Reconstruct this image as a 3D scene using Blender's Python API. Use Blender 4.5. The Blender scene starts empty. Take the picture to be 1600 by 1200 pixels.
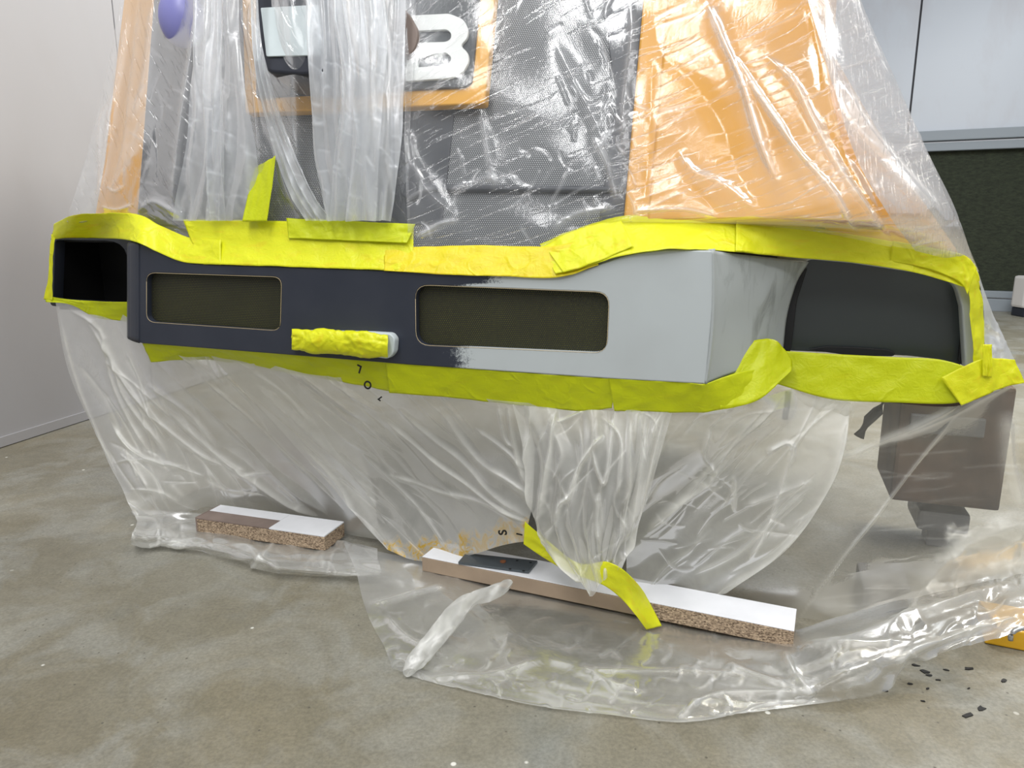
import bpy, bmesh, math, random
import numpy as np
from mathutils import Vector, Matrix
from math import sin, cos, tan, radians, pi
random.seed(7); RNG = np.random.RandomState(11)
S = bpy.context.scene; COL = S.collection

# ------------------------------------------------------------------ camera, world, lights, exposure
F = 1155.0; PITCH = radians(12.2); EYE = 0.72
cd = bpy.data.cameras.new('camera'); cam = bpy.data.objects.new('camera', cd); COL.objects.link(cam)
cam.location = (0, 0, EYE); cam.rotation_euler = (pi/2-PITCH, 0, 0)
cd.sensor_width = 36; cd.lens = 36*F/1600; cd.clip_start = .02
S.camera = cam
S.view_settings.view_transform = 'Standard'; S.view_settings.look = 'None'
S.view_settings.gamma = 1; S.view_settings.use_curve_mapping = False
S.view_settings.exposure = 0.0
wd = bpy.data.worlds.new('world'); S.world = wd; wd.use_nodes = True
wd.node_tree.nodes['Background'].inputs[0].default_value = (.93, .96, 1, 1)
wd.node_tree.nodes['Background'].inputs[1].default_value = .47
def area(name, loc, target, sx, sy, power, col=(1, 1, 1)):
    l = bpy.data.lights.new(name, 'AREA'); l.shape = 'RECTANGLE'; l.size = sx; l.size_y = sy; l.energy = power; l.color = col
    o = bpy.data.objects.new(name, l); COL.objects.link(o); o.location = loc
    o.rotation_euler = (Vector(target)-Vector(loc)).to_track_quat('-Z', 'Y').to_euler()
    return o
area('added_fill_light', (-.9, .3, 3.0), (-.7, 1.2, .3), .35, 2.2, 47)
area('added_fill_light', (1.3, .2, 3.0), (.6, 1.2, .3), .35, 2.2, 34, (1, .98, .95))
area('added_fill_light', (.2, -1.2, 2.6), (.1, 1.5, .5), 2.4, .35, 30)
area('added_fill_light', (2.6, 3.4, 2.9), (2.2, 4.4, .6), 2.2, .4, 75, (.9, .96, 1))
area('added_fill_light', (-.6, 3.6, 3.0), (-.4, 3.4, 0), 1.6, .4, 48)

area('added_fill_light', (1.9, 2.6, 2.9), (1.5, 2.3, 0), 1.4, .5, 80, (1, .93, .80))  # added warm fill, brightens the floor seen through the right-hand film
# ------------------------------------------------------------------ geometry frame: the machine is turned 19 degrees
c_, s_ = cos(PITCH), sin(PITCH)
N2 = Vector((.3256, .9455, 0)); U2 = Vector((.9455, -.3256, 0)); ZZ = Vector((0, 0, 1))
def ray(px, py):
    up = (600-py)/F
    return Vector(((px-800)/F, c_+up*s_, -s_+up*c_))
def W(px, py, w, sl=0.):                     # point on a plane facing the machine's front at distance w (sl = lean)
    r = ray(px, py); t = w/(N2.dot(r)-sl*r.z)
    return Vector((0, 0, EYE))+r*t
def FL(px, py, z=0.):
    r = ray(px, py); return Vector((0, 0, EYE))+r*((z-EYE)/r.z)
LEAN = .287; WU = 1.300
def UP(px, py, off=0.): return W(px, py, WU-off, LEAN)
BL = 1.238; WG = 1.39
def uw(u, w, z): return Vector((U2.x*u+N2.x*w, U2.y*u+N2.y*w, z))
def proj(P):
    q = P-np.array([0, 0, EYE]); d = q[..., 1]*c_-q[..., 2]*s_
    return 800+F*q[..., 0]/d, 600-F*(q[..., 1]*s_+q[..., 2]*c_)/d

# ------------------------------------------------------------------ materials
def newmat(name):
    m = bpy.data.materials.new(name); m.use_nodes = True
    return m, m.node_tree.nodes, m.node_tree.links, m.node_tree.nodes['Principled BSDF']
def pm(name, col, rough=.5, metal=0, coat=0, bump=0, bscale=60, var=0, vscale=6, spec=.5):
    m, n, l, b = newmat(name)
    b.inputs['Base Color'].default_value = (*col, 1); b.inputs['Roughness'].default_value = rough
    b.inputs['Metallic'].default_value = metal; b.inputs['Coat Weight'].default_value = coat
    b.inputs['Specular IOR Level'].default_value = spec
    tc = n.new('ShaderNodeTexCoord')
    if var:
        t = n.new('ShaderNodeTexNoise'); t.inputs['Scale'].default_value = vscale; t.inputs['Detail'].default_value = 6
        l.new(tc.outputs['Object'], t.inputs['Vector'])
        r = n.new('ShaderNodeValToRGB'); r.color_ramp.elements[0].position = .3; r.color_ramp.elements[1].position = .7
        r.color_ramp.elements[0].color = (*[c*(1-var) for c in col], 1); r.color_ramp.elements[1].color = (*[min(1, c*(1+var)) for c in col], 1)
        l.new(t.outputs['Fac'], r.inputs['Fac']); l.new(r.outputs['Color'], b.inputs['Base Color'])
    if bump:
        t = n.new('ShaderNodeTexNoise'); t.inputs['Scale'].default_value = bscale; t.inputs['Detail'].default_value = 4
        l.new(tc.outputs['Object'], t.inputs['Vector'])
        bp = n.new('ShaderNodeBump'); bp.inputs['Strength'].default_value = bump; bp.inputs['Distance'].default_value = .002
        l.new(t.outputs['Fac'], bp.inputs['Height']); l.new(bp.outputs['Normal'], b.inputs['Normal'])
    return m
def mixrgb(n, l, fac, a, b_, mode='MIX'):
    x = n.new('ShaderNodeMix'); x.data_type = 'RGBA'; x.blend_type = mode
    for s, v in ((x.inputs[0], fac), (x.inputs[6], a), (x.inputs[7], b_)):
        if hasattr(v, 'links') or hasattr(v, 'is_output'): l.new(v, s)
        else: s.default_value = v if not isinstance(v, tuple) else (*v, 1)
    return x.outputs[2]
def ramp(n, l, src, p0, p1, c0=(0, 0, 0), c1=(1, 1, 1)):
    r = n.new('ShaderNodeValToRGB'); r.color_ramp.elements[0].position = p0; r.color_ramp.elements[1].position = p1
    r.color_ramp.elements[0].color = (*c0, 1); r.color_ramp.elements[1].color = (*c1, 1)
    l.new(src, r.inputs['Fac']); return r.outputs['Color']
def noise(n, l, vec, scale, detail=4, rough=.5, dist=0, out='Fac'):
    t = n.new('ShaderNodeTexNoise'); t.inputs['Scale'].default_value = scale; t.inputs['Detail'].default_value = detail
    t.inputs['Roughness'].default_value = rough; t.inputs['Distortion'].default_value = dist
    l.new(vec, t.inputs['Vector']); return t.outputs[out]
def mapping(n, l, scale=(1, 1, 1), rot=(0, 0, 0), coord='Object'):
    tc = n.new('ShaderNodeTexCoord'); mp = n.new('ShaderNodeMapping')
    mp.inputs['Scale'].default_value = scale; mp.inputs['Rotation'].default_value = rot
    l.new(tc.outputs[coord], mp.inputs['Vector']); return mp.outputs['Vector']
def math_(n, l, op, a, b_=None):
    x = n.new('ShaderNodeMath'); x.operation = op
    for s, v in zip(x.inputs, (a, b_)):
        if v is None: continue
        if isinstance(v, (int, float)): s.default_value = v
        else: l.new(v, s)
    return x.outputs[0]

def concrete():
    m, n, l, b = newmat('stained_concrete')
    v = mapping(n, l)
    big = noise(n, l, v, 1.6, 6, .55, .4); mid = noise(n, l, v, 5.5, 8, .6, .6)
    c = mixrgb(n, l, ramp(n, l, big, .35, .65), (.172, .152, .102), (.248, .236, .190))
    c = mixrgb(n, l, ramp(n, l, mid, .46, .60, (0, 0, 0), (.7, .7, .7)), c, (.275, .27, .235))
    blu = noise(n, l, mapping(n, l, (1, 1, 1), (0, 0, 1)), 3.1, 4, .5, .3)
    c = mixrgb(n, l, ramp(n, l, blu, .60, .74, (0, 0, 0), (.45, .45, .45)), c, (.165, .19, .195))
    yl = noise(n, l, mapping(n, l, (1, 1, 1), (.5, 0, 2)), 2.3, 5, .6, .3)
    c = mixrgb(n, l, ramp(n, l, yl, .56, .74, (0, 0, 0), (.4, .4, .4)), c, (.245, .21, .135))
    fine = noise(n, l, v, 160, 3, .7)
    c = mixrgb(n, l, ramp(n, l, fine, .2, .8, (.35, .35, .35), (.65, .65, .65)), c, c, 'MIX')
    c = mixrgb(n, l, .34, c, ramp(n, l, noise(n, l, v, 26, 8, .75, .5), .3, .7, (.3, .3, .3), (.7, .7, .7)), 'OVERLAY')
    c = mixrgb(n, l, .3, c, ramp(n, l, fine, .35, .65, (.25, .25, .25), (.75, .75, .75)), 'OVERLAY')
    vo = n.new('ShaderNodeTexVoronoi'); vo.inputs['Scale'].default_value = 42; l.new(noise(n, l, v, 3, 2, .5, 0, 'Color'), vo.inputs['Vector'])
    vo2 = n.new('ShaderNodeTexVoronoi'); vo2.inputs['Scale'].default_value = 55; l.new(v, vo2.inputs['Vector'])
    pit = ramp(n, l, vo2.outputs['Distance'], .08, .13, (1, 1, 1), (0, 0, 0))
    sel = ramp(n, l, vo2.outputs['Color'], .72, .74)
    c = mixrgb(n, l, math_(n, l, 'MULTIPLY', pit, sel), c, (.10, .09, .07))
    vo3 = n.new('ShaderNodeTexVoronoi'); vo3.inputs['Scale'].default_value = 17; l.new(v, vo3.inputs['Vector'])
    pit3 = ramp(n, l, vo3.outputs['Distance'], .05, .08, (1, 1, 1), (0, 0, 0)); sel3 = ramp(n, l, vo3.outputs['Color'], .7, .72)
    c = mixrgb(n, l, math_(n, l, 'MULTIPLY', pit3, sel3), c, (.75, .74, .68))
    l.new(c, b.inputs['Base Color'])
    l.new(ramp(n, l, mid, .3, .7, (.38, .38, .38), (.6, .6, .6)), b.inputs['Roughness'])
    bp = n.new('ShaderNodeBump'); bp.inputs['Strength'].default_value = .25; bp.inputs['Distance'].default_value = .002
    l.new(fine, bp.inputs['Height']); l.new(bp.outputs['Normal'], b.inputs['Normal'])
    return m
def wallmat(name, col, scuff=(.35, .3, .3), amt=.25):
    m, n, l, b = newmat(name)
    v = mapping(n, l, (1.2, 1.2, .5))
    c = mixrgb(n, l, ramp(n, l, noise(n, l, v, 2.2, 6, .6, .3), .52, .8, (0, 0, 0), (amt, amt, amt)), col, scuff)
    l.new(c, b.inputs['Base Color']); b.inputs['Roughness'].default_value = .36
    return m
def tapemat(name, a, b2, orange=(.85, .52, .02), amt=.35, trans=.25):
    m, n, l, b = newmat(name)
    st = noise(n, l, mapping(n, l, (1, 1, 1), (0, 0, 0), 'UV'), 4, 5, .6)
    v = mapping(n, l, (4, 60, 1), (0, 0, 0), 'UV'); stk = noise(n, l, v, 2.2, 5, .6)
    c = mixrgb(n, l, ramp(n, l, stk, .35, .65), a, b2)
    v2 = mapping(n, l, (3, 1.2, 1), (0, 0, 0), 'UV')
    c = mixrgb(n, l, ramp(n, l, noise(n, l, v2, 2.6, 3, .5, .3), .55, .75, (0, 0, 0), (amt, amt, amt)), c, orange)
    l.new(c, b.inputs['Base Color']); b.inputs['Roughness'].default_value = .36
    bp = n.new('ShaderNodeBump'); bp.inputs['Strength'].default_value = .35; bp.inputs['Distance'].default_value = .0008
    l.new(stk, bp.inputs['Height'])
    cr = noise(n, l, mapping(n, l), 55, 3, .6, 1.2)
    bp2 = n.new('ShaderNodeBump'); bp2.inputs['Strength'].default_value = .5; bp2.inputs['Distance'].default_value = .003
    l.new(cr, bp2.inputs['Height']); l.new(bp.outputs['Normal'], bp2.inputs['Normal'])
    vo = n.new('ShaderNodeTexVoronoi'); vo.feature = 'DISTANCE_TO_EDGE'; vo.inputs['Scale'].default_value = 17
    dv = n.new('ShaderNodeVectorMath'); dv.operation = 'MULTIPLY_ADD'; l.new(noise(n, l, mapping(n, l), 9, 3, .5, 0, 'Color'), dv.inputs[0]); dv.inputs[1].default_value = (.12, .12, .12)
    l.new(mapping(n, l), dv.inputs[2]); l.new(dv.outputs[0], vo.inputs['Vector'])
    bp3 = n.new('ShaderNodeBump'); bp3.inputs['Strength'].default_value = .5; bp3.inputs['Distance'].default_value = .0020
    msk = ramp(n, l, noise(n, l, mapping(n, l), 13, 2), .5, .62)
    l.new(math_(n, l, 'MULTIPLY', ramp(n, l, vo.outputs['Distance'], 0, .09, (1, 1, 1), (0, 0, 0)), msk), bp3.inputs['Height']); l.new(bp2.outputs['Normal'], bp3.inputs['Normal'])
    l.new(bp3.outputs['Normal'], b.inputs['Normal'])
    tr = n.new('ShaderNodeBsdfTranslucent'); l.new(c, tr.inputs['Color'])
    mx = n.new('ShaderNodeMixShader'); mx.inputs[0].default_value = trans
    l.new(b.outputs[0], mx.inputs[1]); l.new(tr.outputs[0], mx.inputs[2]); l.new(mx.outputs[0], n['Material Output'].inputs[0])
    return m
def filmmat(name, tint=(.93, .95, .96), edge=.55, crinkle=.55, cscale=24, gloss=.16, rot=(0, 0, .6), stretch=(1, 5, 1), streak=0, sang=0, sscale=(3, 50, 1), slo=.56):
    m, n, l, b = newmat(name); n.remove(b)
    at = n.new('ShaderNodeAttribute'); at.attribute_name = 'haze'
    ay = n.new('ShaderNodeAttribute'); ay.attribute_name = 'overspray'
    v = mapping(n, l, stretch, rot); nz = noise(n, l, v, cscale, 5, .62, 1.0)
    v2 = mapping(n, l); nz2 = noise(n, l, v2, 9, 5, .6, 2.2)
    bp = n.new('ShaderNodeBump'); bp.inputs['Strength'].default_value = crinkle; bp.inputs['Distance'].default_value = .0022
    l.new(nz, bp.inputs['Height'])
    bp2 = n.new('ShaderNodeBump'); bp2.inputs['Strength'].default_value = crinkle; bp2.inputs['Distance'].default_value = .005
    l.new(nz2, bp2.inputs['Height']); l.new(bp.outputs['Normal'], bp2.inputs['Normal'])
    nor = bp2.outputs['Normal']
    if streak:
        sv = mapping(n, l, (1, .75, 1), (0, 0, 0), 'UV'); m1_ = n.new('ShaderNodeMapping'); m1_.inputs['Rotation'].default_value = (0, 0, sang); l.new(sv, m1_.inputs[0])
        m2_ = n.new('ShaderNodeMapping'); m2_.inputs['Scale'].default_value = sscale; l.new(m1_.outputs[0], m2_.inputs[0]); sv = m2_.outputs[0]; sn = ramp(n, l, noise(n, l, sv, 1.0, 5, .6, .25), slo, slo+.12)
        bp3 = n.new('ShaderNodeBump'); bp3.inputs['Strength'].default_value = streak; bp3.inputs['Distance'].default_value = .0022
        l.new(sn, bp3.inputs['Height']); l.new(nor, bp3.inputs['Normal']); nor = bp3.outputs['Normal']
    d = n.new('ShaderNodeBsdfDiffuse'); t = n.new('ShaderNodeBsdfTranslucent'); g = n.new('ShaderNodeBsdfGlossy')
    # overspray turns the film yellow in patches
    pat = noise(n, l, mapping(n, l, (1, 1, 1)), 38, 5, .75, 1.5)
    om = math_(n, l, 'MULTIPLY', ay.outputs['Fac'], ramp(n, l, pat, .40, .56))
    colr = mixrgb(n, l, om, tint, (.72, .45, .03))
    l.new(colr, d.inputs[0]); l.new(colr, t.inputs[0])
    g.inputs['Roughness'].default_value = gloss; g.inputs[0].default_value = (.9, .9, .9, 1)
    for q in (d, t, g): l.new(nor, q.inputs['Normal'])
    m1 = n.new('ShaderNodeMixShader'); m1.inputs[0].default_value = .45; l.new(d.outputs[0], m1.inputs[1]); l.new(t.outputs[0], m1.inputs[2])
    lw = n.new('ShaderNodeLayerWeight'); lw.inputs['Blend'].default_value = .5; l.new(nor, lw.inputs['Normal'])
    fac = math_(n, l, 'POWER', lw.outputs['Facing'], 3.0); fac = math_(n, l, 'MULTIPLY', fac, edge)
    mod = noise(n, l, v2, 14, 4, .6, .5); mod = ramp(n, l, mod, .25, .75, (.8, .8, .8), (1.2, 1.2, 1.2))
    hz = math_(n, l, 'MULTIPLY', at.outputs['Fac'], mod)
    al = math_(n, l, 'ADD', hz, fac); al = math_(n, l, 'ADD', al, math_(n, l, 'MULTIPLY', om, .55))
    al = math_(n, l, 'MINIMUM', al, .97); al = math_(n, l, 'MAXIMUM', al, 0.02)
    tp = n.new('ShaderNodeBsdfTransparent'); tp.inputs[0].default_value = (.985, .985, .985, 1)
    m2 = n.new('ShaderNodeMixShader'); l.new(al, m2.inputs[0]); l.new(tp.outputs[0], m2.inputs[1]); l.new(m1.outputs[0], m2.inputs[2])
    fr = n.new('ShaderNodeFresnel'); fr.inputs['IOR'].default_value = 1.5; l.new(nor, fr.inputs['Normal'])
    frm = math_(n, l, 'MULTIPLY', fr.outputs[0], 1.1); frm = math_(n, l, 'MINIMUM', frm, .45)
    m3 = n.new('ShaderNodeMixShader'); l.new(frm, m3.inputs[0]); l.new(m2.outputs[0], m3.inputs[1]); l.new(g.outputs[0], m3.inputs[2])
    l.new(m3.outputs[0], n['Material Output'].inputs[0])
    return m
M = {}
M['floor'] = concrete()
M['wall'] = wallmat('grey_wall_panel', (.45, .447, .458), (.39, .375, .375), .35)
M['wallb'] = wallmat('blue_grey_booth_panel', (.50, .53, .58), (.42, .40, .42), .7)
M['trim'] = pm('grey_steel_trim', (.24, .27, .30), .45)
M['seam'] = pm('dark_seam', (.06, .06, .07), .6)
M['tape'] = tapemat('yellow_masking_tape', (.88, .86, .012), (.82, .87, .02))
M['tape2'] = tapemat('shaded_lime_masking_tape', (.74, .80, .008), (.66, .74, .006), amt=.08)  # lower row's underside shade mixed into the tape colour; also doubled overlap tape
M['tapeo'] = tapemat('golden_masking_tape', (.90, .82, .012), (.90, .72, .02), amt=.4)
M['film_up'] = filmmat('clear_film_upper', (.93, .94, .96), .36, .18, 20, .16, (0, .5, .5), (5, 5, 1.2), .6, -.75, (14, 110, 1), .58)
M['film_upr'] = filmmat('clear_film_over_panels', (.93, .94, .96), .36, .14, 20, .16, (0, .5, .5), (5, 5, 1.2), .6, .42, (6, 100, 1), .57)
M['film_fold'] = filmmat('milky_film_folds', (.90, .93, .97), .5, .2, 22, .28, (0, .2, .2), (4, 4, .7))
M['film_lo'] = filmmat('clear_film_lower', (.92, .915, .86), .6, .12, 12, .34, (0, .6, 0), (2, 2, 1))
M['film_fl'] = filmmat('clear_film_floor', (.90, .90, .87), .4, .30, 13, .26, (0, 0, .3), (1, 2.2, 1))
M['orange'] = pm('orange_yellow_paint', (.68, .315, .004), .35, coat=.2)
M['badgeyel'] = pm('badge_yellow', (.72, .36, .03), .5)
M['badgeblk'] = pm('badge_black', (.025, .032, .038), .45)
M['white'] = pm('badge_white', (.78, .80, .78), .5)
M['black'] = pm('black_paint', (.004, .004, .005), .6)
M['gblack'] = pm('glossy_black_panel', (.030, .037, .037), .28, spec=.8)
M['blackbox'] = pm('black_plastic', (.015, .018, .028), .35)
M['greyface'] = pm('pale_grey_face', (.52, .58, .59), .5, bump=.3, bscale=40)
M['purple'] = pm('lavender_cap', (.20, .20, .46), .35)
M['navy'] = pm('navy_base_coat', (.026, .031, .047), .4)
M['primer'] = pm('grey_primer', (.42, .45, .45), .45, var=.05, vscale=5)
M['brown'] = pm('brown_boss', (.16, .12, .10), .5)
M['underside'] = pm('dark_underside', (.05, .048, .042), .8)
M['rust'] = pm('rusty_brown_steel', (.07, .04, .022), .7, var=.55, vscale=9, bump=.5, bscale=30)
M['jack'] = pm('grey_cast_steel', (.12, .12, .12), .5, var=.3, vscale=12)
M['hose'] = pm('black_rubber', (.01, .01, .012), .5)
M['whitelam'] = pm('white_laminate', (.80, .81, .84), .4, var=.06, vscale=12, bump=.15)
M['timber'] = pm('raw_timber', (.36, .27, .19), .65, var=.12, vscale=14)
M['veneer'] = pm('worn_brown_veneer', (.22, .165, .14), .6, var=.3, vscale=10)
M['plate'] = pm('dark_steel_plate', (.085, .10, .11), .42, metal=.3, var=.15)
M['rusty'] = pm('rusty_bolt', (.22, .08, .03), .7)
M['plast'] = pm('white_plastic', (.62, .60, .58), .5)
M['olive'] = pm('olive_tape_backing', (.40, .42, .05), .6, var=.3, vscale=9)
M['meshm'] = pm('black_perforated_steel', (.020, .020, .010), .6)
M['signy'] = pm('yellow_machine_paint', (.75, .42, .02), .45)
def smudged():
    m, n, l, b = newmat('smudged_grey_primer'); v = mapping(n, l, (5, 5, 1.2), (.2, .5, 0))
    c = mixrgb(n, l, ramp(n, l, noise(n, l, v, 5, 6, .65, .8), .52, .72, (0, 0, 0), (.75, .75, .75)), (.40, .43, .43), (.17, .18, .17))
    l.new(c, b.inputs['Base Color']); b.inputs['Roughness'].default_value = .45; return m
M['smudge'] = smudged()
M['sand'] = pm('sanded_cream_edge', (.50, .40, .24), .6)
M['zinc'] = pm('zinc_steel', (.45, .46, .46), .35, metal=.8)
def chipboard():
    m, n, l, b = newmat('chipboard_edge')
    v = mapping(n, l); vo = n.new('ShaderNodeTexVoronoi'); vo.inputs['Scale'].default_value = 300
    v2 = mapping(n, l, (1, 1, 1.6)); l.new(v2, vo.inputs['Vector'])
    c = ramp(n, l, vo.outputs['Color'], .1, .95, (.12, .08, .05), (.58, .44, .30))
    l.new(c, b.inputs['Base Color']); b.inputs['Roughness'].default_value = .85
    bp = n.new('ShaderNodeBump'); bp.inputs['Strength'].default_value = .6; bp.inputs['Distance'].default_value = .001
    l.new(vo.outputs['Distance'], bp.inputs['Height']); l.new(bp.outputs['Normal'], b.inputs['Normal'])
    return m
M['chip'] = chipboard()
def filtermat():
    m, n, l, b = newmat('dark_green_filter_felt')
    v = mapping(n, l, (1, 1, 2.5)); nz = noise(n, l, v, 22, 8, .75)
    l.new(ramp(n, l, nz, .35, .7, (.018, .022, .014), (.045, .055, .032)), b.inputs['Base Color']); b.inputs['Roughness'].default_value = .95
    bp = n.new('ShaderNodeBump'); bp.inputs['Strength'].default_value = .6; bp.inputs['Distance'].default_value = .02
    l.new(nz, bp.inputs['Height']); l.new(bp.outputs['Normal'], b.inputs['Normal'])
    return m
M['filter'] = filtermat()
# bumper paint: navy base coat with a ragged boundary to grey primer, running along local x (metres)
UB = None
def bumperpaint(ub, zb):
    m, n, l, b = newmat('navy_and_primer_paint')
    tc = n.new('ShaderNodeTexCoord'); sp = n.new('ShaderNodeSeparateXYZ'); l.new(tc.outputs['Object'], sp.inputs[0])
    mp = n.new('ShaderNodeMapping'); mp.inputs['Scale'].default_value = (1, 5, 1); l.new(tc.outputs['Object'], mp.inputs['Vector'])
    nz = noise(n, l, mp.outputs['Vector'], 14, 6, .7); fz = noise(n, l, tc.outputs['Object'], 260, 2, .8)
    x = math_(n, l, 'SUBTRACT', sp.outputs['X'], ub)
    x = math_(n, l, 'ADD', x, math_(n, l, 'MULTIPLY', math_(n, l, 'SUBTRACT', nz, .5), .07))
    x = math_(n, l, 'ADD', x, math_(n, l, 'MULTIPLY', math_(n, l, 'SUBTRACT', fz, .5), .09))
    top = math_(n, l, 'MULTIPLY', math_(n, l, 'MAXIMUM', math_(n, l, 'SUBTRACT', sp.outputs['Y'], zb), 0.), -9.)
    x = math_(n, l, 'ADD', x, math_(n, l, 'MAXIMUM', top, -.06))
    f = ramp(n, l, math_(n, l, 'ADD', math_(n, l, 'MULTIPLY', x, 14.), .5), .3, .7)
    nv = mixrgb(n, l, ramp(n, l, noise(n, l, tc.outputs['Object'], 9, 4), .35, .7), (.022, .027, .042), (.031, .036, .052))
    pr = mixrgb(n, l, ramp(n, l, noise(n, l, tc.outputs['Object'], 5, 4, .5, .5), .5, .75, (0, 0, 0), (.35, .35, .35)), (.47, .51, .52), (.38, .40, .40))
    l.new(mixrgb(n, l, f, nv, pr), b.inputs['Base Color']); b.inputs['Roughness'].default_value = .38
    return m

# ------------------------------------------------------------------ object helpers
def tag(o, label=None, cat=None, group=None, kind=None):
    if label: o['label'] = label
    if cat: o['category'] = cat
    if group: o['group'] = group
    if kind: o['kind'] = kind
    return o
def link(name, me, mat, parent=None, smooth=False):
    o = bpy.data.objects.new(name, me); COL.objects.link(o)
    if mat is not None: me.materials.append(mat)
    if parent is not None:
        o.parent = parent; o.matrix_parent_inverse = parent_world(parent).inverted()
    if smooth:
        for p in me.polygons: p.use_smooth = True
    return o
def parent_world(p):
    m = p.matrix_local if False else p.matrix_basis.copy()
    if p.parent: m = parent_world(p.parent) @ p.matrix_parent_inverse @ m
    return m
def empty(name, loc, label, cat, group=None):
    o = bpy.data.objects.new(name, None); COL.objects.link(o); o.location = loc; o.empty_display_size = .05
    return tag(o, label, cat, group)
def meshobj(name, verts, faces, mat, parent=None, smooth=False, bevel=0):
    me = bpy.data.meshes.new(name); me.from_pydata([tuple(v) for v in verts], [], faces); me.update()
    bm = bmesh.new(); bm.from_mesh(me); bmesh.ops.recalc_face_normals(bm, faces=bm.faces)
    if bevel: bmesh.ops.bevel(bm, geom=bm.edges[:], offset=bevel, segments=2, affect='EDGES', profile=.6)
    bm.to_mesh(me); bm.free()
    return link(name, me, mat, parent, smooth)
def hexa(name, b4, t4, mat, parent=None, bevel=0):     # box from four bottom and four top corners
    return meshobj(name, list(b4)+list(t4), [(0, 1, 2, 3), (4, 5, 6, 7), (0, 1, 5, 4), (1, 2, 6, 5), (2, 3, 7, 6), (3, 0, 4, 7)], mat, parent, bevel=bevel)
def uwbox(name, u0, u1, w0, w1, z0, z1, mat, parent=None, bevel=0):
    q = [(u0, w0), (u1, w0), (u1, w1), (u0, w1)]
    return hexa(name, [uw(a, b, z0) for a, b in q], [uw(a, b, z1) for a, b in q], mat, parent, bevel)
def getuw(P): return U2.dot(P), N2.dot(P), P.z
def rrect(x0, y0, x1, y1, r, n=6):
    pts = []
    for cx, cy, a in ((x1-r, y1-r, 0), (x0+r, y1-r, 90), (x0+r, y0+r, 180), (x1-r, y0+r, 270)):
        for k in range(n+1):
            t = radians(a+90*k/n); pts.append((cx+r*cos(t), cy+r*sin(t)))
    return pts
def roundpoly(pts, r, n=5):
    out = []; k = len(pts)
    for i in range(k):
        p = Vector(pts[i]); a = Vector(pts[i-1])-p; b = Vector(pts[(i+1) % k])-p
        ri = r[i] if isinstance(r, (list, tuple)) else r
        ra = min(ri, a.length*.45); rb = min(ri, b.length*.45)
        A = p+a.normalized()*ra; B = p+b.normalized()*rb
        if ri < 1e-6: out.append(tuple(p)); continue
        for j in range(n+1):
            t = j/n; out.append(tuple(A*(1-t)**2+p*2*t*(1-t)+B*t*t))
    return out
def plate(name, loops, origin, ax, ay, thick, bevel, mat, parent=None, pixfn=None):
    """solid plate with holes; loops are 2-D points in the ax/ay frame, front face through origin"""
    az = ax.cross(ay).normalized()
    cu = bpy.data.curves.new(name, 'CURVE'); cu.dimensions = '2D'; cu.fill_mode = 'BOTH'
    cu.extrude = max(thick/2-bevel, 0); cu.bevel_depth = bevel; cu.bevel_resolution = 2; cu.offset = -bevel
    for lp in loops:
        if pixfn: lp = [((pixfn(*p)-origin).dot(ax), (pixfn(*p)-origin).dot(ay)) for p in lp]
        s = cu.splines.new('POLY'); s.points.add(len(lp)-1)
        for q, (x, y) in zip(s.points, lp): q.co = (x, y, 0, 1)
        s.use_cyclic_u = True
    tmp = bpy.data.objects.new('tmp', cu); COL.objects.link(tmp)
    dg = bpy.context.evaluated_depsgraph_get(); dg.update()
    me = bpy.data.meshes.new_from_object(tmp.evaluated_get(dg)); bpy.data.objects.remove(tmp); bpy.data.curves.remove(cu)
    me.materials.clear(); me.name = name
    o = bpy.data.objects.new(name, me); COL.objects.link(o); me.materials.append(mat)
    mw = Matrix.Translation(origin-az*thick/2) @ Matrix((ax, ay, az)).transposed().to_4x4()
    if parent is not None:
        o.parent = parent; o.matrix_parent_inverse = parent_world(parent).inverted()
    o.matrix_basis = mw
    return o
def tube(name, pts, r, mat, parent=None, nseg=8):
    pts = [Vector(p) for p in pts]; V = []; Fc = []
    for i, p in enumerate(pts):
        t = (pts[min(i+1, len(pts)-1)]-pts[max(i-1, 0)]).normalized()
        a = t.cross(ZZ if abs(t.z) < .9 else Vector((1, 0, 0))).normalized(); b = t.cross(a)
        for k in range(nseg):
            an = 2*pi*k/nseg; V.append(p+a*cos(an)*r+b*sin(an)*r)
    for i in range(len(pts)-1):
        for k in range(nseg):
            Fc.append((i*nseg+k, i*nseg+(k+1) % nseg, (i+1)*nseg+(k+1) % nseg, (i+1)*nseg+k))
    Fc.append(tuple(range(nseg))[::-1]); Fc.append(tuple((len(pts)-1)*nseg+k for k in range(nseg)))
    return meshobj(name, V, Fc, mat, parent, smooth=True)

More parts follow.
